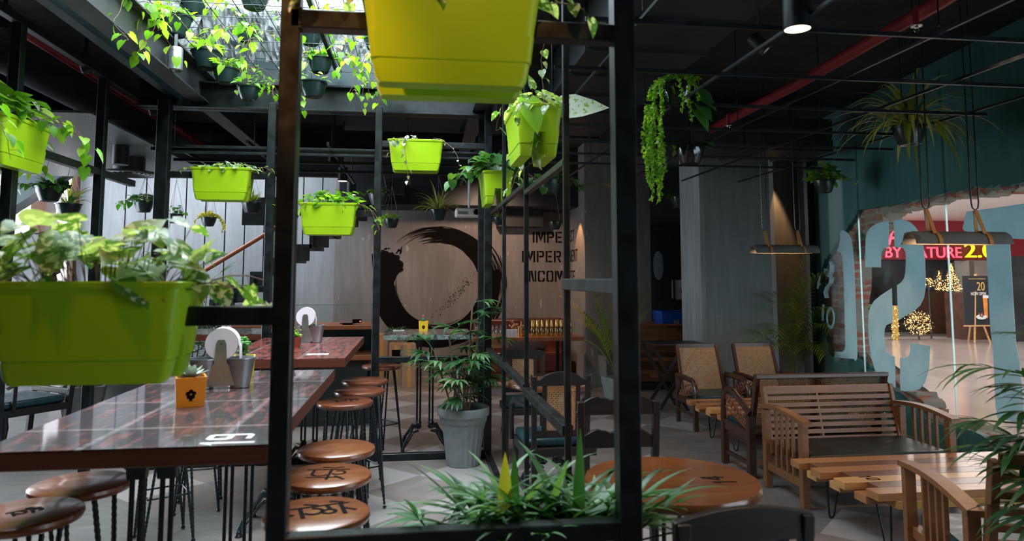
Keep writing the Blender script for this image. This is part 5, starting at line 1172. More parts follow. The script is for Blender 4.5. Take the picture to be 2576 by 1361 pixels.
dup(LC, (3.68, 7.06, 0), -.02, 'cane-backed low lounge chair beside the areca palm, right one of the pair')
def slat_bench(label, x0, x1, yf, yr, mat='wood_bench'):
    T = thing('slatted_bench', label, 'bench', ((x0+x1)/2, (yf+yr)/2, 0)); w = (x1-x0)/2; f = -(yr-yf)/2; b_ = -f; za = .55
    for sx in (-1, 1):
        x = sx*w; legbar(T, (x, f, 0), (x, f, za-.01), .05, mat); legbar(T, (x, b_, 0), (x, b_, za-.0), .05, mat)
        pts = [(x, b_+.06-(b_-f+.12)*t, za+.005+.028*sin(t*pi)-.02*t) for t in [i/8 for i in range(9)]]
        vs = MB(); vs.loft([[V((p[0]+a, p[1], p[2]+c)) for a, c in ((-.032, 0), (.032, 0), (.032, .026), (-.032, .026))] for p in pts]); vs.build('armrest', mat, T, smooth=30)
        for k in range(4): y = f+(b_-f)*(.26+.15*k); MB().b2((x-.009, y-.011, .17), (x+.009, y+.011, za+.015)).build('arm_slat', mat, T, smooth=0)
        MB().b2((x-.014, f, .13), (x+.014, b_, .18)).build('side_rail', mat, T, smooth=0)
        MB().bar((x*.955, b_-.02, .24), (x*.955, b_+.085, .70), .05, .03, up=(1, 0, 0)).build('back_post', mat, T, smooth=0, bevel=.004)
    e = V((0, .105, .46)).normalized(); P = lambda k: V((0, b_-.02, .24))+e*k
    for k, h in [(.445, .05)]+[(.385-.048*i, .026) for i in range(7)]: p = P(k); MB().bar((-w*.95, p.y-.004, p.z), (w*.95, p.y-.004, p.z), .016, h*1.15, up=e).build('back_slat', mat, T, smooth=0)
    for x in (-.03,): MB().bar(P(.06)+V((x-w*.12, .01, 0)), P(.44)+V((x-w*.12, .01, 0)), .04, .014, up=(1, 0, 0)).build('back_brace', mat, T, smooth=0)
    MB().b2((-w, f-.02, .225), (w, f+.02, .27)).b2((-w, b_-.02, .225), (w, b_+.02, .27)).build('seat_rail', mat, T, smooth=0, bevel=.003)
    MB().b2((-w+.03, f-.03, .27), (w-.03, b_-.03, .345)).build('cushion', 'vinyl_dark', T, bevel=.018); return T
bl = az(2040, 1288, 0); SB = slat_bench('light wooden slatted bench with dark cushion facing the camera by the glass', 2.535, 3.60, 4.44, 4.93)
# dark cane bench back to back with it
x0, x1 = 2.52, 3.60; T = thing('cane_bench', 'dark wooden cane-backed bench standing back to back with the slatted bench', 'bench', ((x0+x1)/2, 5.35, 0)); w = (x1-x0)/2; m = 'wood_dark'
for sx in (-1, 1):
    x = sx*w; legbar(T, (x, -.20, 0), (x, -.20, .46), .055, m); legbar(T, (x, .26, 0), (x, .26, .33), .05, m)
    pts = [(x, -.20, .47), (x, -.05, .545), (x, .08, .60)]+[(x, .14+.13*sin(a), .48+.13*cos(a)) for a in [radians(10+13*i) for i in range(7)]]+[(x, .275, .33)]
    MB().tube(pts, .023, 10, flat=1.2).build('armrest', m, T); MB().bar((x, -.2, .10), (x, .26, .10), .022, .03, up=(0, 0, 1)).build('stretcher', m, T, smooth=0)
    MB().bar((x, -.2, .30), (x, .26, .32), .03, .07, up=(0, 0, 1)).build('side_rail', m, T, smooth=0)
    c = MB()
    for k in range(9):
        t = k/8; s = .016+.018*sin(t*pi); c.tube([(x, -.15+.38*t+s*cos(a), .38+.16*t+s*sin(a)) for a in [i*pi/5 for i in range(10)]], .006, 5, True)
    c.tube([(x, -.17, .36), (x, .20, .56)], .007, 5); c.tube([(x, -.17, .34), (x, .24, .46)], .007, 5); c.build('carved_panel', 'wood_carved', T)
    MB().bar((x*.96, -.14, .26), (x*.96, -.285, .765), .05, .032, up=(1, 0, 0)).build('back_post', m, T, smooth=0, bevel=.004)
MB().bar((-w, -.285, .765), (w, -.285, .765), .045, .035).build('top_rail', m, T, smooth=0, bevel=.006)
MB().bar((-.03, -.16, .30), (-.03, -.28, .75), .06, .03, up=(1, 0, 0)).build('back_brace', m, T, smooth=0)
for s in (0, 1):
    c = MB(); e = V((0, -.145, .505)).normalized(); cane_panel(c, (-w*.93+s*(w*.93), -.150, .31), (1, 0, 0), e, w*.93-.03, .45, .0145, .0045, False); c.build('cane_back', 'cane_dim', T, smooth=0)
MB().b2((-w, -.18, .24), (w, .28, .30)).build('seat_frame', m, T, smooth=0); MB().b2((-w+.03, -.15, .30), (w-.03, .29, .38)).build('cushion', 'leather_teal', T, bevel=.02)
# near armchair, facing away
fr = az(2284, 1168, .58); re = az(2448, 1284, .58); T = thing('armchair', 'slatted wooden armchair at the lower right corner seen from behind', 'armchair', (0, 0, 0)); mid = (fr+re)/2; rz = atan2(fr.y-re.y, fr.x-re.x)-pi/2
T.location = (mid.x, mid.y, 0); T.rotation_euler = (0, 0, rz); L = (fr-re).length/2; m = 'wood_bench'; wd = .62
for x in (0, wd):
    legbar(T, (x, L, 0), (x, L, .565), .052, m); legbar(T, (x, -L+.02, 0), (x, -L+.02, .565), .052, m)
    pts = [(x, -L-.03+(2*L+.08)*t, .562+.03*sin(t*pi)) for t in [i/8 for i in range(9)]]; b = MB(); b.loft([[V((q[0]+a, q[1], q[2]+c)) for a, c in ((-.034, 0), (.034, 0), (.034, .026), (-.034, .026))] for q in pts]); b.build('armrest', m, T, smooth=30)
    for k in range(4): y = -L+.02+2*L*(.36+.11*k); MB().b2((x-.01, y-.011, .18), (x+.01, y+.011, .59)).build('arm_slat', m, T, smooth=0)
    MB().b2((x-.014, -L, .14), (x+.014, L, .19)).build('side_rail', m, T, smooth=0)
    MB().bar((x+(.045 if x == 0 else -.045), -L+.03, .24), (x+(.045 if x == 0 else -.045), -L-.10, .80), .05, .034, up=(1, 0, 0)).build('back_post', m, T, smooth=0, bevel=.004)
for k in range(8): t = .16+.12*k; MB().bar((.06, -L+.03-.13*t, .24+.56*t), (wd-.06, -L+.03-.13*t, .24+.56*t), .018, .03 if k < 7 else .06, up=(0, -.22, 1)).build('back_slat', m, T, smooth=0)
MB().b2((wd/2-.035, -L-.01-.06, .27), (wd/2+.035, -L-.05, .76)).build('back_brace', m, T, smooth=0)
MB().b2((0, -L+.03, .24), (wd, L, .29)).build('seat_frame', m, T, smooth=0); MB().b2((.03, -L+.05, .29), (wd-.03, L-.03, .37)).build('cushion', 'leather_teal', T, bevel=.02)
# coffee tables of staggered planks on hairpin legs
def plank_table(label, x0, x1, y0, y1, z, num=None, seed=1):
    T = thing('plank_table', label, 'table', ((x0+x1)/2, (y0+y1)/2, 0)); r = random.Random(seed); w = (x1-x0)/2; d = (y1-y0)/2; n = 7; pw = 2*d/n
    st = (.02, .10, .03, .20, .05, .22, .12); ms = ('plank_a', 'plank_b', 'plank_a', 'plank_b', 'plank_c', 'plank_b', 'plank_a')
    for k in range(n):
        y = d-pw*(k+.5); MB().b2((-w+st[k]*.8-.06, y-pw/2+.001, z-.042), (w-.1*r.random(), y+pw/2-.001, z)).build('plank', ms[k], T, smooth=0, bevel=.002)
    st2 = (.16, .02, .12, .04, .16, .06, .20)
    for k in range(n):
        y = d-pw*(k+.5); MB().b2((-w+st2[k]*.8-.02, y-pw/2+.001-.012, z-.084), (w-.1*r.random(), y+pw/2-.001-.012, z-.042)).build('lower_plank', ('plank_a', 'plank_c', 'plank_a', 'plank_c', 'plank_a', 'plank_a', 'plank_y')[k], T, smooth=0, bevel=.002)
    for sx in (-1, 1):
        for sy in (-1, 1):
            cx, cy = sx*(w-.16), sy*(d-.14); a = [V((cx-.045, cy, z-.084)), V((cx-.016, cy+sy*.03, .02)), V((cx-.008, cy+sy*.035, .006)), V((cx+.008, cy+sy*.035, .006)), V((cx+.016, cy+sy*.03, .02)), V((cx+.045, cy, z-.084))]
            MB().tube(a, .006, 8).build('hairpin_leg', 'iron', T)
    if num:
        b = MB(); yk = d-pw*4.5; glyph(b, '1', V((-w+.13, yk+pw*.50, z+.0003)), V((0, -1, 0)), V((1, 0, 0)), .011); glyph(b, '0', V((-w+.15, yk+pw*.12, z+.0003)), V((0, -1, 0)), V((1, 0, 0)), .011); b.build('number', 'ink', T, smooth=0)
    return T
plank_table('low table of staggered pale and dark planks bearing the number 10, before the slatted bench', 2.44, 4.05, 3.60, 4.36, .345, True, 1)
plank_table('farther low table of staggered planks between the lounge chairs and the cane bench', 2.62, 3.95, 5.86, 6.58, .345, None, 2)
# black folding tray table
c = az(1722, 868, .75); T = thing('folding_table', 'black folding tray table standing in front of the parquet counter', 'table', (2.97, 7.95, 0)); 
MB().b2((-.30, -.22, .735), (.32, .22, .757)).build('tray', 'wood_black', T, smooth=0, bevel=.004)
for y in (-.19, .19): MB().bar((-.26, y, 0), (.22, y, .735), .022, .034).build('leg', 'wood_black', T, smooth=0); MB().bar((.10, y+.03, 0), (-.30, y+.03, .735), .022, .034).build('leg', 'wood_black', T, smooth=0)
MB().bar((-.21, -.19, .08), (-.21, .19, .08), .02).bar((.06, -.19, .08), (.06, .19, .08), .02).build('stretcher', 'wood_black', T, smooth=0)
# parquet-clad counter with crate and laptop
cy0 = 9.25; a = ay(1600, 900, cy0); b_ = ay(1757, 815, cy0)
T = thing('counter', 'service counter clad in staggered brown wood blocks', 'counter', (0, cy0, 0)); MB().b2((a.x, .02, .12), (b_.x, .55, b_.z-.02)).build('body', 'block_wood', T, smooth=0); MB().b2((a.x, 0, b_.z-.02), (b_.x, .57, b_.z)).build('countertop', 'shelf_wood', T, smooth=0); MB().b2((a.x+.02, .06, 0), (b_.x-.02, .5, .12)).build('plinth', 'black_paint', T, smooth=0)
c0 = ay(1657, 815, cy0+.2); c1 = ay(1745, 783, cy0+.2); T = thing('plastic_crate', 'blue plastic crate on the parquet counter', 'crate', ((c0.x+c1.x)/2, cy0+.27, b_.z)); w = (c1.x-c0.x)/2; h = .17
MB().loft([rrect(0, 0, w*.92, .17, 0, .01), rrect(0, 0, w, .19, h*.8, .01), rrect(0, 0, w, .19, h, .01), rrect(0, 0, w*.96, .175, h, .01), rrect(0, 0, w*.9, .15, .01, .01)]).build('body', 'blue', T, smooth=30)
MB().b2((-w*1.02, -.198, h*.8), (w*1.02, .198, h*.86)).b2((-w*1.02, -.2, h*.97), (w*1.02, -.185, h*1.03)).build('rim', 'blue', T, smooth=0)
c = ay(1722, 808, cy0+.08); T = thing('card_reader', 'small grey device lying on the parquet counter before the blue crate', 'device', (c.x, cy0+.055, b_.z)); MB().b2((-.07, -.02, 0), (.07, .02, .03)).b2((-.16, -.02, 0), (-.09, .01, .055)).build('body', 'zinc', T, smooth=0)
c = ay(1725, 730, 11.0); T = thing('electric_panel', 'white wall-mounted electric panel right of the dark door', 'panel', (4.90, 0, 0)); q0 = ay(1710, 757, 11.5); q1 = ay(1741, 703, 11.5)
T.location = ((q0.x+q1.x)/2, 11.96, 0); w = (q1.x-q0.x)/2; MB().b2((-w, -.06, q0.z), (w, .035, q1.z)).build('door_panel', 'white', T, smooth=0, bevel=.01); MB().b2((w*.6, -.075, (q0.z+q1.z)/2-.05), (w*.8, -.06, (q0.z+q1.z)/2+.02)).build('latch', 'ink', T, smooth=0)
c = ay(1704, 731, 11.9); tag(MB().lathe([(.05, 0), (.05, .03), (.03, .045)], 16, (c.x, 11.995, c.z), Matrix.Rotation(pi/2, 3, 'X')).build('alarm_bell', 'pipe_red', None), 'small red alarm sounder beside the white panel', 'alarm')
# left armchair
c = az(62, 1003, .46); T = thing('armchair', 'dark wooden armchair with a teal seat at the far left edge', 'armchair', (c.x-.05, c.y, 0), -.6); m = 'wood_black'
for sx in (-1, 1):
    legbar(T, (sx*.26, .24, 0), (sx*.28, .30, .78), .045, m, 'back_leg'); MB().lathe([(.016, 0), (.024, .03), (.014, .06), (.026, .12), (.018, .2), (.028, .28), (.02, .34), (.024, .42)], 12, (sx*.27, -.24, 0)).build('leg', m, T)
    MB().tube([(sx*.28, .27, .64), (sx*.31, 0, .645), (sx*.31, -.2, .63), (sx*.31, -.26, .60)], [.018, .024, .024, .02], 10, flat=.7).build('armrest', m, T); legbar(T, (sx*.30, -.2, .42), (sx*.31, -.2, .63), .03, m, 'arm_post')
MB().b2((-.29, -.27, .36), (.29, .27, .42)).build('seat_frame', m, T, smooth=0); MB().b2((-.27, -.26, .42), (.27, .24, .485)).build('cushion', 'leather_teal', T, bevel=.02)
MB().b2((-.28, .27, .60), (.28, .31, .78)).b2((-.28, .255, .48), (.28, .285, .53)).build('back_rail', m, T, smooth=0, bevel=.005)
# ================================================================== FLOOR PLANTS
def square_planter(label, px, pyb, w0, w1, h, rz, gen, Y=None, group='square concrete floor planters'):
    c = az(px, pyb, 0); T = thing('floor_planter', label, 'plant', (c.x, c.y, 0), rz, group)
    MB().loft([rrect(0, 0, w0, w0, 0, .012), rrect(0, 0, w1, w1, h, .015), rrect(0, 0, w1*.88, w1*.88, h, .012), rrect(0, 0, w1*.85, w1*.85, h*.92, .012)]).build('pot', 'cement', T, smooth=30)
    MB().loft([rrect(0, 0, w1*.86, w1*.86, h*.8, .01), rrect(0, 0, w1*.87, w1*.87, h*.93, .01)]).build('soil', 'soil', T, smooth=0)
    if gen: add_foliage(T, gen)
    return T
square_planter('square concrete planter with yellowing bamboo palm against the pillar', 1532, 968, .12, .17, .42, .35, areca(80, 14, 1.15, .38, (.86, .995), .22, tone=(.3, 1), droop=.7))
square_planter('square concrete planter with a slim palm, nearer and right of the pillar one', 1556, 1022, .11, .15, .34, .30, areca(81, 9, .95, .32, (.88, .995), .16, tone=(.2, .9), droop=.6))
square_planter('square concrete planter left of its twin beside the teal-seated armchair', 205, 1075, .14, .20, .42, .30, rhapis(82, 4, .75, .38, .28, 5, .03))
square_planter('square concrete planter half hidden by the nearest table edge', 312, 1050, .13, .19, .42, .1, rhapis(83, 5, .70, .38, .30, 6, .03))
square_planter('bushy lady palm filling the gap behind the zinc buckets', 478, 1030, .13, .18, .40, .2, rhapis(84, 9, .95, .36, .30, 7, .032, .24))
square_planter('lady palm behind the far high table, tips above its top', 545, 985, .14, .18, .45, .2, rhapis(85, 6, 1.05, .40, .30, 6, .03, .2))
square_planter('lady palm by the stair foot, tips just above the near planter', 300, 985, .14, .18, .45, .2, rhapis(86, 6, 1.5, .40, .30, 6, .03, .2))
c = az(1985, 985, 0); T = thing('areca_palm', 'tall arching areca palm between the grey column and the teal wall', 'plant', (4.54, 8.10, 0)); MB().lathe([(.12, 0), (.14, .02), (.17, .3), (.18, .32), (.16, .32), (.15, .28), (.001, .28)], 28, cap=False).build('pot', 'pot_grey', T)
r = random.Random(90); f = MB()
for dx, dy, up_, L in ((-.85, -.45, 1.05, 1.25), (-.6, -.6, 1.3, 1.15), (.14, -.3, 1.6, 1.45), (.08, -.5, 1.3, 1.2), (.05, -.25, 1.6, 1.35), (-.3, -.4, 1.5, 1.2), (.12, -.5, .9, .7), (.05, -.6, .8, .8), (-.9, -.5, .9, 1.1), (-.1, -.6, 1.1, .7), (.1, -.5, 1.1, 1.0), (.05, -.15, 1.7, 1.5), (-.45, -.35, 1.6, 1.4)):
    frond(f, r, (r.uniform(-.04, .04), r.uniform(-.04, .04), .28), (dx*.55, dy*.55, up_), L, .30, 26, 1.15, tone=(.1, .9), Wd=.018)
add_foliage(T, (f, ['leaf_areca', 'leaf_areca']))
c = az(1165, 1168, 0); T = thing('potted_palm', 'lady palm in a fluted grey pot standing by the frame corner', 'plant', (c.x, c.y, 0)); R = .205; h = .46
MB().lathe([(R*.62, 0), (R*.66, .004), (R*.80, h*.55), (R*.90, h*.74)], 96, cap=False, rad=lambda a, i: 1-.042*abs(sin(a*11))).lathe([(R*.90, h*.74), (R*.93, h*.76), (R*.955, h*.84), (R*.97, h*.85), (R*1.02, h*.86), (R*1.04, h*.98), (R*1.02, h), (R*.93, h), (R*.90, h*.9), (.001, h*.88)], 48, cap=False).lathe([(.001, .002), (R*.62, 0)], 40, cap=False).build('pot', 'pot_grey', T)
MB().lathe([(.001, h*.90), (R*.9, h*.89)], 24, cap=False).build('soil', 'soil', T); r = random.Random(91); f = MB()
for k, (sx, sy, H2) in enumerate(((-.05, .0, .62), (.03, .02, .88), (.05, -.03, .70), (.0, -.05, .45), (-.10, -.03, .50))):
    b = V((sx*.8, sy, h*.88)); t = V((sx*2.4, sy*1.5, h*.88+H2)); f.tube([b, (b+t)/2, t], .008, 5, mi=1)
    for j in range(9):
        q = b.lerp(t, .22+.78*j/8); d = rdir(r, (-.1, .7)); L = r.uniform(.08, .2); e = q+d*L; f.tube([q, (q+e)/2+V((0, 0, .01)), e], .003, 4, tone=.3); fan(f, r, e, d+V((0, 0, -.25)), r.uniform(.19, .28), r.choice((6, 7, 8)), .040, tone=(.1, .8), droop=.9)
add_foliage(T, (f, ['leaf_rhapis', 'stem_brown']))
T = thing('lady_palm', 'lady palm with long dark fingers reaching in at the right edge', 'plant', (2.42, 2.36, 0)); MB().lathe([(.12, 0), (.16, .30), (.17, .32), (.15, .32), (.14, .28), (.001, .28)], 28, cap=False).build('pot', 'pot_grey', T); r = random.Random(93); f = MB()
for k in range(7):
    a = k*.9; b = V((.03*cos(a), .03*sin(a), .28)); t = V((.12*cos(a), .12*sin(a), .85+.07*k)); f.tube([b, t], .009, 5, mi=1)
    for j in range(5):
        q = b.lerp(t, .45+.55*j/4); d = V((-r.uniform(.2, 1), r.uniform(-.8, .8), r.uniform(-.3, .7))).normalized(); e = q+d*r.uniform(.08, .20); f.tube([q, e], .003, 4, tone=.2); fan(f, r, e, d+V((0, 0, -.2)), r.uniform(.20, .30), r.choice((5, 6, 7)), .028, tone=(0, .5), droop=.9, spreadA=1.7)
add_foliage(T, (f, ['leaf_rhapis', 'stem_brown']))
# ================================================================== STAIRS
SY_ = 9.5; A0 = ay(578, 718, SY_); A1 = ay(629, 683, SY_); run, rise = A1.x-A0.x, A1.z-A0.z
T = thing('staircase', 'black folded-plate staircase rising to the right before the pale wall, hung on thin rods', 'staircase', (0, 0, 0))
for k in range(-7, 9):
    x, z = A0.x+run*k, A0.z+rise*k
    if z < .05: continue
    o = MB().b2((x, SY_, z-.05), (x+run+.03, SY_+1.1, z)).b2((x, SY_, z-rise-.05), (x+.05, SY_+1.1, z-.05)).b2((x+.05, SY_+.02, z-.22), (x+run, SY_+.07, z-.05)).build('step', 'black_paint', T, smooth=0)
    if -6 <= k < 5:
        px0 = A0.x+run*k+run*.62; MB().tube([(px0, SY_+.03, z), (px0, SY_+.03, 3.45 if px0 > -.95 else 3.44)], .008, 6).build('rod', 'iron', T)
a = ay(440, 727, SY_); b = ay(750, 542, SY_); MB().tube([(a.x, SY_-.04, a.z), (b.x, SY_-.04, b.z)], .027, 12).build('handrail', 'wood_rail', T)
a = ay(609, 566, SY_-.1); b = ay(735, 498, SY_-.1); MB().b2((a.x, SY_-.12, a.z), (b.x, SY_-.06, b.z)).build('side_panel', 'black_paint', T, smooth=0)
# ================================================================== CEILING: grid, ducts, pipes, trellis
T = thing('ceiling_grid', 'thin black suspended bar grid under the ceiling of the lounge side', 'grid', (0, 0, 0))
ys = [az(2138, y, 2.62).y for y in (86, 203, 280, 338, 376, 405, 428)]+[2.4, 1.6]; GX = (.98, 1.69, 2.42, 3.10, 3.80)
for y in ys: MB().b2((.72, y-.008, 2.62), (4.15 if y > 5.5 else 3.9, y+.008, 2.64)).build('bar', 'steel_black', T, smooth=0)
for x in GX: MB().b2((x-.008, 1.2, 2.64), (x+.008, 7.9, 2.656)).build('bar', 'steel_black', T, smooth=0)
for x in GX:
    for y in (ys[0], ys[3], ys[6]): MB().tube([(x, y, 2.68), (x, y, 3.45)], .004, 5).build('drop_rod', 'iron', T)
T = thing('ceiling_grid', 'thin black suspended bar grid beyond the lime planters at the far end', 'grid', (0, 0, 0))
for y in (6.7, 7.3, 7.9): MB().b2((-2.4, y-.012, 2.66), (.60, y+.012, 2.69)).build('bar', 'steel_black', T, smooth=0)
for x in (-2.2, -1.5, -.8, -.1, .55): MB().b2((x-.012, 6.4, 2.69), (x+.012, 9.05, 2.72)).build('bar', 'steel_black', T, smooth=0); MB().tube([(x, 6.7, 2.72), (x, 6.7, 3.45)], .004, 5).build('drop_rod', 'iron', T)
def pipe(name, label, pts, r, mat='pipe_red'):
    return tag(MB().tube(pts, r, 12).build(name, mat), label, 'pipe')
p = [az(x, y, 3.15) for x, y in ((-120, -35), (30, 60), (300, 232), (515, 368))]; q = p[-1]
pipe('sprinkler_pipe', 'long red sprinkler pipe running under the left ceiling', p+[V((q.x+.05, q.y+.05, 3.15)), V((.2, q.y+.05, 3.15)), V((1.6, q.y+.05, 3.15))], .036)
a = az(300, 232, 3.15); bx = V((a.x+.32, a.y, 3.15)); pipe('sprinkler_branch', 'short red branch pipe with a sprinkler off the left pipe', [a+V((.03, 0, 0)), bx, bx+V((.02, 0, -.02)), bx+V((.02, 0, -.12))], .02)
def sprinkler(p, label):
    T = thing('sprinkler', label, 'sprinkler', tuple(p), 0, 'chrome ceiling sprinklers'); b = MB(); b.lathe([(.03, 0), (.034, .004), (.02, .012)], 14, (0, 0, -.012)).tube([(0, 0, 0), (0, 0, -.02)], .01, 8); b.build('escutcheon', 'chrome', T)
    MB().tube([(-.012, 0, -.015), (-.016, 0, -.035), (0, 0, -.055), (.016, 0, -.035), (.012, 0, -.015)], .003, 6).lathe([(.018, 0), (.018, .002)], 12, (0, 0, -.058)).build('head', 'chrome', T)
sprinkler(bx+V((.02, 0, -.12)), 'chrome sprinkler on the short branch of the left red pipe')
p = [az(x, y, 3.05) for x, y in ((2480, -68), (2363, 6), (2000, 215), (1645, 400))]; pipe('sprinkler_pipe', 'thick red sprinkler pipe crossing the dark ceiling at the upper right', p, .042)
for (x, y, lab) in ((2305, 62, 'chrome sprinkler nearest the camera under the thick right red pipe'), (1832, 314, 'chrome sprinkler farther along the thick right red pipe')):
    c = az(x, y, 2.93); b = MB(); tag(b.tube([(c.x, c.y, 2.93), (c.x, c.y, 3.03)], .016, 8).build('pipe_stub', 'pipe_red'), 'short red drop stub above the '+lab.split(' under')[0].split(' along')[0].replace('chrome ', ''), 'pipe'); sprinkler((c.x, c.y, 2.93), lab)
a = az(1640, 362, 3.0); b = az(1975, 348, 3.0); pipe('sprinkler_branch', 'thin red branch pipe across the back of the lounge ceiling', [(a.x, a.y, 3.0), (b.x, a.y, 3.0), (b.x+.03, a.y, 2.98), (b.x+.03, a.y, 2.9)], .018); sprinkler((b.x+.03, a.y, 2.9), 'chrome sprinkler at the end of the thin red branch pipe')
# ducts
def duct(label, p, q, mat='duct'):
    T = thing('air_duct', label, 'duct', (0, 0, 0)); p = V(p); q = V(q); MB().b2(p, q).build('casing', mat, T, smooth=0)
    ax_ = 1 if (q.y-p.y) > (q.x-p.x) else 0; n = int((q[ax_]-p[ax_])/.6)
    for i in range(n+1):
        a = p.copy()-V((.02, .02, .02)); c = q.copy()+V((.02, .02, .0)); a[ax_] = p[ax_]+.6*i; c[ax_] = a[ax_]+.03; MB().b2(a, c).build('flange', mat, T, smooth=0)
    return T
duct('wide dark air duct running above the grid right of the thick post', (1.15, 1.0, 3.08), (2.0, 7.9, 3.42))
duct('dark air duct crossing above the far end of the lounge', (2.2, 6.9, 2.85), (4.4, 7.5, 3.2))
T = thing('air_duct', 'round dark duct with a ringed diffuser near the left mesh ceiling', 'duct', (0, 0, 0)); c = az(325, 432, 2.60); MB().lathe([(.15, 0), (.15, .13)], 28, (c.x, c.y, 2.61)).build('casing', 'duct', T)
b = MB()
for k in range(6): rr = .06+.045*k; b.tube([(c.x+rr*cos(i*pi/18), c.y+rr*sin(i*pi/18), 2.60-.004*k) for i in range(36)], .009, 6, True)
b.build('diffuser_ring', 'steel_grey', T)
a = az(305, 372, 2.72); T = thing('air_duct', 'short round dark duct stub above the ringed diffuser', 'duct', (a.x, a.y, 0)); MB().lathe([(.07, 2.56), (.07, 2.74)], 24).build('casing', 'duct', T)
# wire trellis over the opening
T = thing('wire_trellis', 'black wire trellis carrying vines under the bright roof opening', 'trellis', (0, 0, 0)); TZ_ = 3.30
b = MB()
for i in range(15): x = OX0+.08+(OX1-OX0-.16)*i/14; b.tube([(x, 3.0, TZ_), (x, OY1-.15, TZ_)], .003, 5)
b.build('long_wire', 'iron', T)['kind'] = 'stuff'
b = MB()
for i in range(14): y = 3.0+(OY1-3.15)*i/13; b.tube([(OX0+.05, y, TZ_+.008), (OX1-.05, y, TZ_+.008)], .003, 5)
b.build('cross_wire', 'iron', T)['kind'] = 'stuff'
b = MB()
for (x0, x1, y0, y1) in ((-1.1, -.7, 3.5, 5.0), (-.4, .45, 3.0, 4.9)):
    n = int((x1-x0)/.035)
    for i in range(n+1): b.bar((x0+(x1-x0)*i/n, y0, TZ_+.016), (x0+(x1-x0)*i/n, y1, TZ_+.016), .002)
    n = int((y1-y0)/.05)
    for i in range(n+1): b.bar((x0, y0+(y1-y0)*i/n, TZ_+.018), (x1, y0+(y1-y0)*i/n, TZ_+.018), .002)
b.build('fine_mesh', 'iron', T, smooth=0)['kind'] = 'stuff'
for x in (-1.95, -.7, .6): MB().bar((x, 2.9, TZ_-.02), (x, OY1-.1, TZ_-.02), .03, .03).build('frame_bar', 'steel_black', T, smooth=0)
for x, y in ((-1.95, 3.2), (-.7, 3.2), (.6, 3.2), (-1.95, 6.0), (.6, 6.0)): MB().tube([(x, y, TZ_), (x, y, 3.46)], .008, 6).build('hanger_rod', 'steel_black', T)
def tvine(label, spots, seed, leaf=.075, tone=(.3, 1), mats=('leaf_pothos', 'stem_brown')):
    r = random.Random(seed); c = ay(spots[0][0], spots[0][1], spots[0][2]); T = thing('climbing_vine', label, 'vine', (c.x, c.y, TZ_), 0, 'pothos vines on the wire trellis'); f = MB()
    for px, py, Y, L in spots:
        p = ay(px, py, Y)-V((c.x, c.y, TZ_)); p.z = min(p.z, .06); vine(f, r, p, rdir(r, (-.3, .3)), L, leaf, tone=tone, wander=.5, grav=.55 if L > .35 else .12)
    add_foliage(T, (f, mats)); return T
tvine('bright pothos tangle at the top left of the roof opening, right of the grey beam', [(330, 15, 4.6, .5), (350, 5, 4.7, .6), (370, -5, 4.8, .5), (385, 20, 4.8, .6), (340, -10, 4.6, .4), (400, -10, 5, .4), (395, 40, 4.9, .4), (325, 0, 4.5, .6)], 1, .07)
tvine('pothos vines along the trellis between the left baskets and the near post', [(540, 10, 5, .3), (590, 30, 4.6, .4), (655, 60, 4.8, .5), (700, 30, 4.6, .4), (610, 70, 5.2, .4), (560, 60, 5.2, .3), (690, 90, 5.2, .4), (520, 30, 5, .3), (640, 95, 5.4, .4)], 2, .075)
tvine('pothos vines on the trellis right of the near post, behind the copper-lit bar', [(800, 5, 4.4, .3), (850, 120, 5.2, .5), (890, 100, 5, .3), (770, 130, 5.4, .5), (930, 80, 5, .4), (820, 20, 4.6, .3), (960, 130, 5, .5)], 3, .07)
tvine('long single vine hanging down beside the end-on planter, thick knotted stem', [(1385, 70, 3.4, .95), (1390, 80, 3.4, .8)], 4, .05, (.3, .8), ('leaf_varieg', 'stem_brown'))
# ================================================================== LAMPS
def downlight(label, px, py, z, r=.06, power=22, mat='lamp_warm', col=(1, .60, .34), ang=110):
    c = az(px, py, z); T = thing('downlight', label, 'lamp', (c.x, c.y, z), 0, 'black cylinder downlights')
    zt = (2.74 if (c.x < -2.45 and c.y > 5.6) else 3.45); b = MB(); b.lathe([(r*.92, .0), (r, 0), (r, .17), (.001, .17)], 24, cap=False).lathe([(r*.92, 0), (r*.86, .03), (.001, .03)], 24, cap=False); b.build('housing', 'steel_black', T)
    MB().tube([(0, 0, .17), (0, 0, zt-z)], .008, 6).build('stem', 'iron', T); MB().lathe([(.001, 0), (r*.91, 0)], 24, (0, 0, .002), cap=False).build('lens', mat, T)
    l = spot('downlight_beam', (c.x, c.y, z-.01), (c.x, c.y, 0), power, ang, col, .7, .05); return T
downlight('glowing black cylinder downlight nearest of the row above the painted ring', 840, 408, 2.7, power=34)
downlight('glowing black cylinder downlight second of the row above the painted ring', 862, 456, 2.7, power=34)
downlight('glowing black cylinder downlight farthest of the row, by the dark soffit', 884, 490, 2.62, power=40)
downlight('bright downlight alone on the dark ceiling at the upper right', 2006, 74, 2.59, power=40)
downlight('downlight glowing at the left edge behind the nearest wide post', 15, 268, 2.72, power=14)
downlight('small downlight under the left mesh ceiling beside the ringed diffuser', 352, 447, 2.66, .045, power=5)
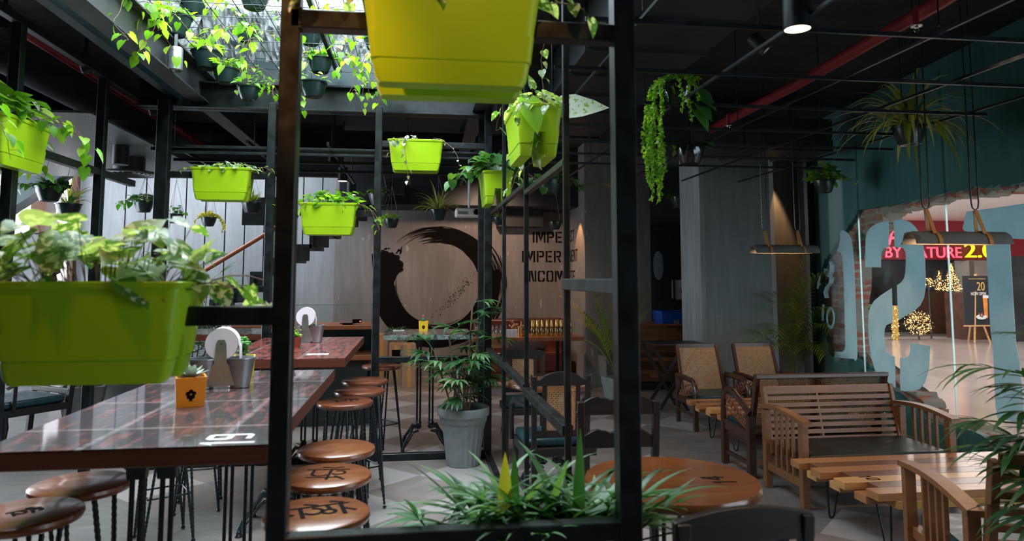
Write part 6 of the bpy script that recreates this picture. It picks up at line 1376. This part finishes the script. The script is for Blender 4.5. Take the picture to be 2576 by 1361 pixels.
# lamps out of frame in the same ceiling, then one added spot
spot('downlight_beam', (-.85, 1.30, 2.95), (-.85, 1.86, 1.3), 24, 60, (1, .40, .10), .6, .06)
spot('downlight_beam', (.15, .75, 2.85), (-.1, 2.0, 2.25), 30, 58, (1, .48, .15), .6, .06)
spot('downlight_beam', (1.25, 2.2, 2.75), (1.1, 2.5, 0), 16, 100, (1, .60, .34), .7, .05)
spot('downlight_beam', (3.0, 3.2, 2.75), (3.0, 4.0, 0), 15, 120, (1, .64, .40), .7, .05)
spot('downlight_beam', (1.0, 9.3, 2.75), (1.0, 11.0, .8), 130, 120, (1, .66, .48), .7, .05)  # added spot with no fixture, brightens the wall with the painted ring
def spotlight(label, px, py, Y, aim, mat='black_paint', on=False, s=1.0, zt=3.45):
    c = ay(px, py, Y); T = thing('spotlight', label, 'spotlight', (c.x, c.y, c.z), 0, 'adjustable ceiling spotlights'); d = V(aim).normalized(); R = d.to_track_quat('Z', 'Y').to_matrix()
    MB().lathe([(.036*s, -.07*s), (.040*s, -.06*s), (.040*s, .06*s), (.034*s, .066*s), (.030*s, .05*s), (.001, .05*s)], 20, M=R, cap=False).build('head', mat, T)
    MB().lathe([(.001, .055*s), (.029*s, .055*s)], 16, M=R, cap=False).build('lens', 'lamp_dim' if on else 'chrome', T); MB().bar((0, 0, .02), (0, 0, max(.1, zt-c.z)), .02, .012).build('bracket', mat, T, smooth=0); return T
spotlight('small black spotlight on the ceiling beside the left red pipe', 215, 160, 5.2, (.3, .1, -1))
spotlight('small black spotlight farther along the left red pipe', 384, 272, 6.6, (.3, .1, -1))
spotlight('grey cylindrical spotlight clamped to the grey beam left of the baskets', 441, 150, 5.2, (0, 0, -1), 'zinc', s=1.25)
spotlight('black spotlight at the upper left corner of the picture', 12, 45, 4.4, (0, .2, -1))
spotlight('small chrome-faced spotlight on the dark ceiling left of the bright downlight', 1912, 112, 3.8, (.6, -.6, -1))
spot('wall_washer', (2.14, 10.05, 2.54), (2.38, 10.15, 1.6), 40, 62, (1, .50, .20), .35, .02)
spot('wall_washer', (4.62, 8.58, 3.0), (4.62, 8.75, 1.6), 80, 46, (1, .50, .20), .5, .02)
spot('downlight_beam', (-1.30, .95, 2.95), (XP+.0, 1.95, 2.20), 170, 24, (1, .42, .12), .6, .04)
# half-pipe tile pendants on leather straps
def tile_lamp(label, px, py, Y, L, rz=0):
    c = ay(px, py, Y); T = thing('tile_pendant', label, 'lamp', (c.x, c.y, c.z), rz, 'half-pipe clay pendants on leather straps'); R = .078; n = 16; m = 24; outer = []; b = MB()
    for j in range(m+1):
        x = -L/2+L*j/m; row = []
        for i in range(n+1):
            a = pi*i/n; k = .03*sin(a*3)**2 if j == 0 else 0
            row.append(V((x+(k+(.012 if abs(a-pi/2) < .35 and j == 0 else 0)), R*cos(a), R*1.05*sin(a)-.02)))
        row += [V((x+(.0), (R-.014)*cos(pi-pi*i/n), (R-.014)*1.05*sin(pi-pi*i/n)-.02)) for i in range(n+1)]; outer.append(row)
    b.loft(outer); b.build('shell', 'cement_lamp', T, smooth=50)
    MB().b2((-L/2+.06, -.02, .022), (L/2-.04, .02, .03)).build('led_strip', 'lamp_dim', T, smooth=0)
    for s in (-1, 1):
        x = s*L*.26; S_ = MB(); e = -.022; apex = V((x-.03, 0, .20))
        arcp = [V((x, (R+.004)*cos(a), (R+.004)*1.05*sin(a)-.02)) for a in [pi*i/10 for i in range(11)]]
        for sg in (1, -1): S_.bar((x+.02*sg, sg*(R*.72), .045), apex+V((0, sg*.004, 0)), .026, .004, up=(0, 1, 0))
        for i in range(10): S_.bar(arcp[i], arcp[i+1], .026, .004, up=(0, cos(pi*(i+.5)/10), sin(pi*(i+.5)/10)))
        S_.build('strap', 'strap', T, smooth=0); MB().sphere(apex+V((.012, -.006, -.06)), .005, 6).build('stud', 'chrome', T)
        h = 3.45-c.z; MB().tube([apex+V((-.026, 0, .9)), apex+V((-.026, 0, .05)), apex+V((-.02, 0, .015)), apex+V((0, 0, 0)), apex+V((.02, 0, .015)), apex+V((.026, 0, .05)), apex+V((.026, 0, .9))], .005, 6).build('hanger_loop', 'iron', T)
        MB().tube([apex+V((-.026, 0, .9)), V((apex.x-.026, 0, h))], .004, 5).build('rod', 'iron', T); MB().tube([apex+V((.026, 0, .9)), V((apex.x+.026, 0, h))], .004, 5).build('rod', 'iron', T)
    area('tile_light', (c.x, c.y, c.z+.018), (0, 0, rz), L*.8, .03, 5, (1, .55, .25)); return T
simple('cement_lamp', (.10, .105, .10), .8, 0, .25, 9, .4)
tile_lamp('near grey half-pipe pendant lamp on leather straps, in front of the large painted letters', 2407, 607, 4.05, .665)
tile_lamp('far grey half-pipe pendant lamp on leather straps, beside the grey column', 1974, 632, 6.55, .665)
# ================================================================== MALL BEYOND THE GLASS
MY_ = 16.6; mp = lambda px, py, Y=MY_: ay(px, py, Y)
def mbox(name, px0, py1, px1, py0, Y, dep, mat, label=None, cat=None, st=False):
    a = mp(px0, py1, Y); b = mp(px1, py0, Y); o = MB().b2((a.x, Y, max(0, a.z)), (b.x, Y+dep, b.z)).build(name, mat, None, smooth=0)
    if st: struct(o)
    else: tag(o, label, cat)
    return o
mbox('wall_mall', 2000, 870, 2900, 655, MY_+1.6, .2, 'mall_dark', st=True)
mbox('trim_13', 2100, 652, 2900, 556, MY_+.1, .3, 'fascia_glow', st=True)  # fascia panel emits red, standing in for neon light falling on it
mbox('trim_14', 2100, 882, 2452, 864, MY_-.35, .6, 'mall_stone', st=True)
mbox('wall_mall_pillar', 2450, 880, 2486, 655, MY_, .5, 'mall_stone', st=True)
mbox('trim_15', 2543, 1000, 2600, 645, MY_-1.4, .2, 'mall_dark', st=True)
mbox('trim_16', 2330, 864, 2448, 733, MY_+1.0, .3, 'mall_wood', st=True)
mbox('window_2', 2140, 864, 2450, 656, MY_, .02, 'glass', st=True)
def text(body, px0, px1, py0, py1, Y, mat, label, cat='sign', depth=.02):
    cu = bpy.data.curves.new('sign_text', 'FONT'); cu.body = body; cu.extrude = .06; cu.size = 1; tmp = bpy.data.objects.new('tmp', cu); COL.objects.link(tmp); bpy.context.view_layer.update()
    me = bpy.data.meshes.new_from_object(tmp); bpy.data.objects.remove(tmp); me.materials.clear(); me.materials.append(M_[mat])
    xs_ = [v.co.x for v in me.vertices]; ys_ = [v.co.y for v in me.vertices]; a = mp(px0, py1, Y); b = mp(px1, py0, Y)
    sx = (b.x-a.x)/(max(xs_)-min(xs_)); sy = (b.z-a.z)/(max(ys_)-min(ys_))
    for v in me.vertices: v.co = V(((v.co.x-min(xs_))*sx, -v.co.z*sx*.5, (v.co.y-min(ys_))*sy))
    o = bpy.data.objects.new('sign_lettering', me); COL.objects.link(o); o.location = (a.x, Y, a.z)
    if label: tag(o, label, cat)
    return o
text('BY NATURE', 2228, 2418, 622, 648, MY_, 'neon_red', 'red neon lettering reading BY NATURE across the shop fascia outside')
text('A', 2234, 2262, 568, 616, MY_, 'neon_red', 'tall red neon letter above the words BY NATURE')
text('2.0', 2428, 2500, 612, 648, MY_, 'neon_yellow', 'yellow neon numeral to the right of the red letters')
def fairy(name, label, px, py, Y, kind, s, n, seed):
    c = mp(px, py, Y); r = random.Random(seed); b = MB(); g = MB()
    for i in range(n):
        if kind == 'ball': d = rdir(r, (-1, 1))*s*(r.random()**.25); p = d
        elif kind == 'cone': t = r.random()**1.3; a = r.uniform(0, 2*pi); k = (1-t)*s*.42*sqrt(r.random()); p = V((k*cos(a), k*sin(a), t*s*1.15))
        else: a = r.uniform(0, 2*pi); p = V((.08*cos(a), .08*sin(a), r.random()*s))
        b.sphere(p, r.uniform(.005, .009), 4); g.tube([p, p+rdir(r, (-1, 1))*.09], .003, 3)
    T = thing(name, label, 'decoration', (c.x, Y, c.z)); b.build('light', 'fairy', T, smooth=0)['kind'] = 'stuff'; g.build('twig', 'stem_brown', T, smooth=0)['kind'] = 'stuff'; 
    if kind == 'post': MB().tube([(0, 0, 0), (0, 0, s)], .07, 12).build('trunk', 'plank_y', T)
    if kind == 'ball': MB().tube([(0, 0, -c.z+.0), (0, 0, -s*.5)], .02, 8).build('stand', 'iron', T)
    return T
fairy('lit_tree', 'cone-shaped little tree of golden fairy lights on the shop counter outside', 2396, 732, MY_-.4, 'cone', .60, 330, 1)
fairy('lit_ball', 'round ball of golden fairy lights standing on the floor outside', 2310, 812, MY_-.7, 'ball', .31, 300, 2)
fairy('lit_post', 'slim trunk wrapped in golden lights left of the light ball outside', 2254, 862, MY_-.6, 'post', .9, 130, 3)
fairy('lit_bottle', 'small bottle shape of golden lights left of the lit tree', 2364, 730, MY_-.5, 'cone', .42, 110, 4)
fairy('lit_garland', 'low garland of golden lights at the shop counter outside', 2336, 712, MY_-.5, 'ball', .14, 60, 5)
a = mp(2380, 736, MY_-.5); tag(MB().b2((mp(2325, 0).x, MY_-.75, 0), (mp(2440, 0).x, MY_-.15, a.z)).build('shop_counter', 'mall_wood'), 'brown wooden counter carrying the lit tree outside the glass', 'counter')
c = mp(2173, 880, 14.8); w = .20; T = thing('planter_box', 'reddish wooden planter box of green leaves outside, between the first two painted letters', 'planter', (c.x, 14.9, 0)); z = mp(2173, 812, 14.8).z; MB().b2((-.22, -.2, 0), (.22, .2, z)).build('box', 'mall_wood', T, smooth=0); f = areca(95, 14, .7, z, (.5, .98), .2, ('leaf_areca', 'leaf_areca')); add_foliage(T, f)
# easel sign
EY = 14.9; a = mp(2428, 818, EY); b_ = mp(2492, 694, EY); z0 = a.z; T = thing('easel_sign', 'black chalkboard-style NOW OPEN poster on a wooden easel outside', 'sign', (a.x, EY, 0)); w = b_.x-a.x
bd = MB().b2((0, 0, z0), (w, .02, b_.z)).build('board', 'sign_black', T, smooth=0)
for x, y0, y1 in ((w*.30, 0, .02), (w*.85, 0, .02), (w*.55, .4, .04)): MB().bar((x, y0, 0), (w*.55+(x-w*.55)*.3, y1, b_.z+.04 if x != w*.85 else z0+.05), .03, .03).build('easel_leg', 'plank_c', T, smooth=0)
MB().b2((-.02, -.04, z0-.03), (w+.03, .03, z0)).build('easel_ledge', 'plank_c', T, smooth=0)
for body, x0, x1, y0, y1, m in (('NOW OPEN', 2443, 2480, 735, 743, 'white'), ('20', 2458, 2476, 710, 731, 'gold_print'), ('NORTH INDIAN', 2437, 2478, 700, 703, 'gold_print')):
    o = text(body, x0, x1, y0, y1, EY-.012, m, None); o.parent = T; o.location = V(o.location)-V(T.location); o.name = 'print'
q = lambda px, py: mp(px, py, EY-.01)-V((a.x, EY, 0))
g = MB(); p1 = q(2472, 743); p2 = q(2487, 800); g.prism([(p1.x, p1.z), (p2.x, p1.z), (p2.x-.02, p2.z), (p1.x+.02, p2.z)], -.012, -.002, Matrix(((1, 0, 0, 0), (0, 0, 1, 0), (0, 1, 0, 0), (0, 0, 0, 1)))); g.build('beer_print', 'beer', T, smooth=0)
g = MB(); p1 = q(2473, 750); p2 = q(2486, 743); g.b2((p1.x, -.014, p1.z), (p2.x, -.003, p2.z)); g.build('foam_print', 'white', T, smooth=0)
g = MB(); c = q(2468, 797); g.lathe([(.001, 0), (.13, 0), (.14, .01)], 20, (c.x, -.014, c.z), Matrix.Rotation(pi/2, 3, 'X') @ Matrix.Diagonal((1, .42, 1))); g.build('plate_print', 'white', T); g = MB(); r = random.Random(3)
for i in range(9): g.sphere((c.x+r.uniform(-.06, .06), -.02, c.z+r.uniform(0, .09)), .03, 6, sq=(1, .3, .8))
g.build('food_print', 'food_brown', T)
area('mall_lamps', (9.0, 9.0, 2.93), (0, 0, 0), 4, 5, 260, (1, .90, .86)); area('mall_lamps', (11.5, 14.0, 2.93), (0, 0, 0), 5, 3, 210, (1, .88, .84))

# rubble edge stones at the foot of the hole
r = random.Random(17)
for i in range(9):
    s = 1.7+i*.33+r.uniform(-.05, .05); p = twp(s, .14, 0); zc = .0
# room shell behind the camera
wallbox('wall_front', (-6.1, -2.7, 0), (6.2, -2.5, 3.45), 'wall_dark')
# ================================================================== SUB-PARTS: hang each detail on the part that carries it
SUB = {'emblem': ('pot',), 'soil': ('pot',), 'number': ('tabletop',), 'painted_script': ('seat',), 'button': ('backrest',), 'stud': ('strap',), 'lens': ('housing', 'head'),
       'foot': ('column',), 'tape': ('carton',), 'print': ('carton', 'board'), 'slat': ('crate',), 'latch': ('door_panel',), 'beer_print': ('board',), 'foam_print': ('board',),
       'plate_print': ('board',), 'food_print': ('board',), 'oval_pane': ('door_leaf',), 'pane_ring': ('door_leaf',), 'moulding': ('door_leaf',), 'loose_sheet': ('roll',),
       'cactus_head': ('cactus',), 'indicator': ('body',), 'big_leaf': ('foliage',), 'broad_leaf': ('foliage',), 'glass_rim': ('front_glass',), 'vent': ('housing',), 'stem': ('housing',), 'rim': ('trough', 'body')}
base = lambda o: o.name.split('.')[0]
def centre(o): n = len(o.data.vertices); return sum((v.co for v in o.data.vertices), V())/max(1, n)
fam = {}
for o in bpy.data.objects:
    if o.parent and o.type == 'MESH': fam.setdefault(o.parent.name, []).append(o)
for root, parts in fam.items():
    if bpy.data.objects[root].type != 'EMPTY': continue
    for o in parts:
        want = SUB.get(base(o))
        if not want: continue
        c = [p for p in parts if base(p) in want]
        if c: o.parent = min(c, key=lambda p: (centre(p)-centre(o)).length)
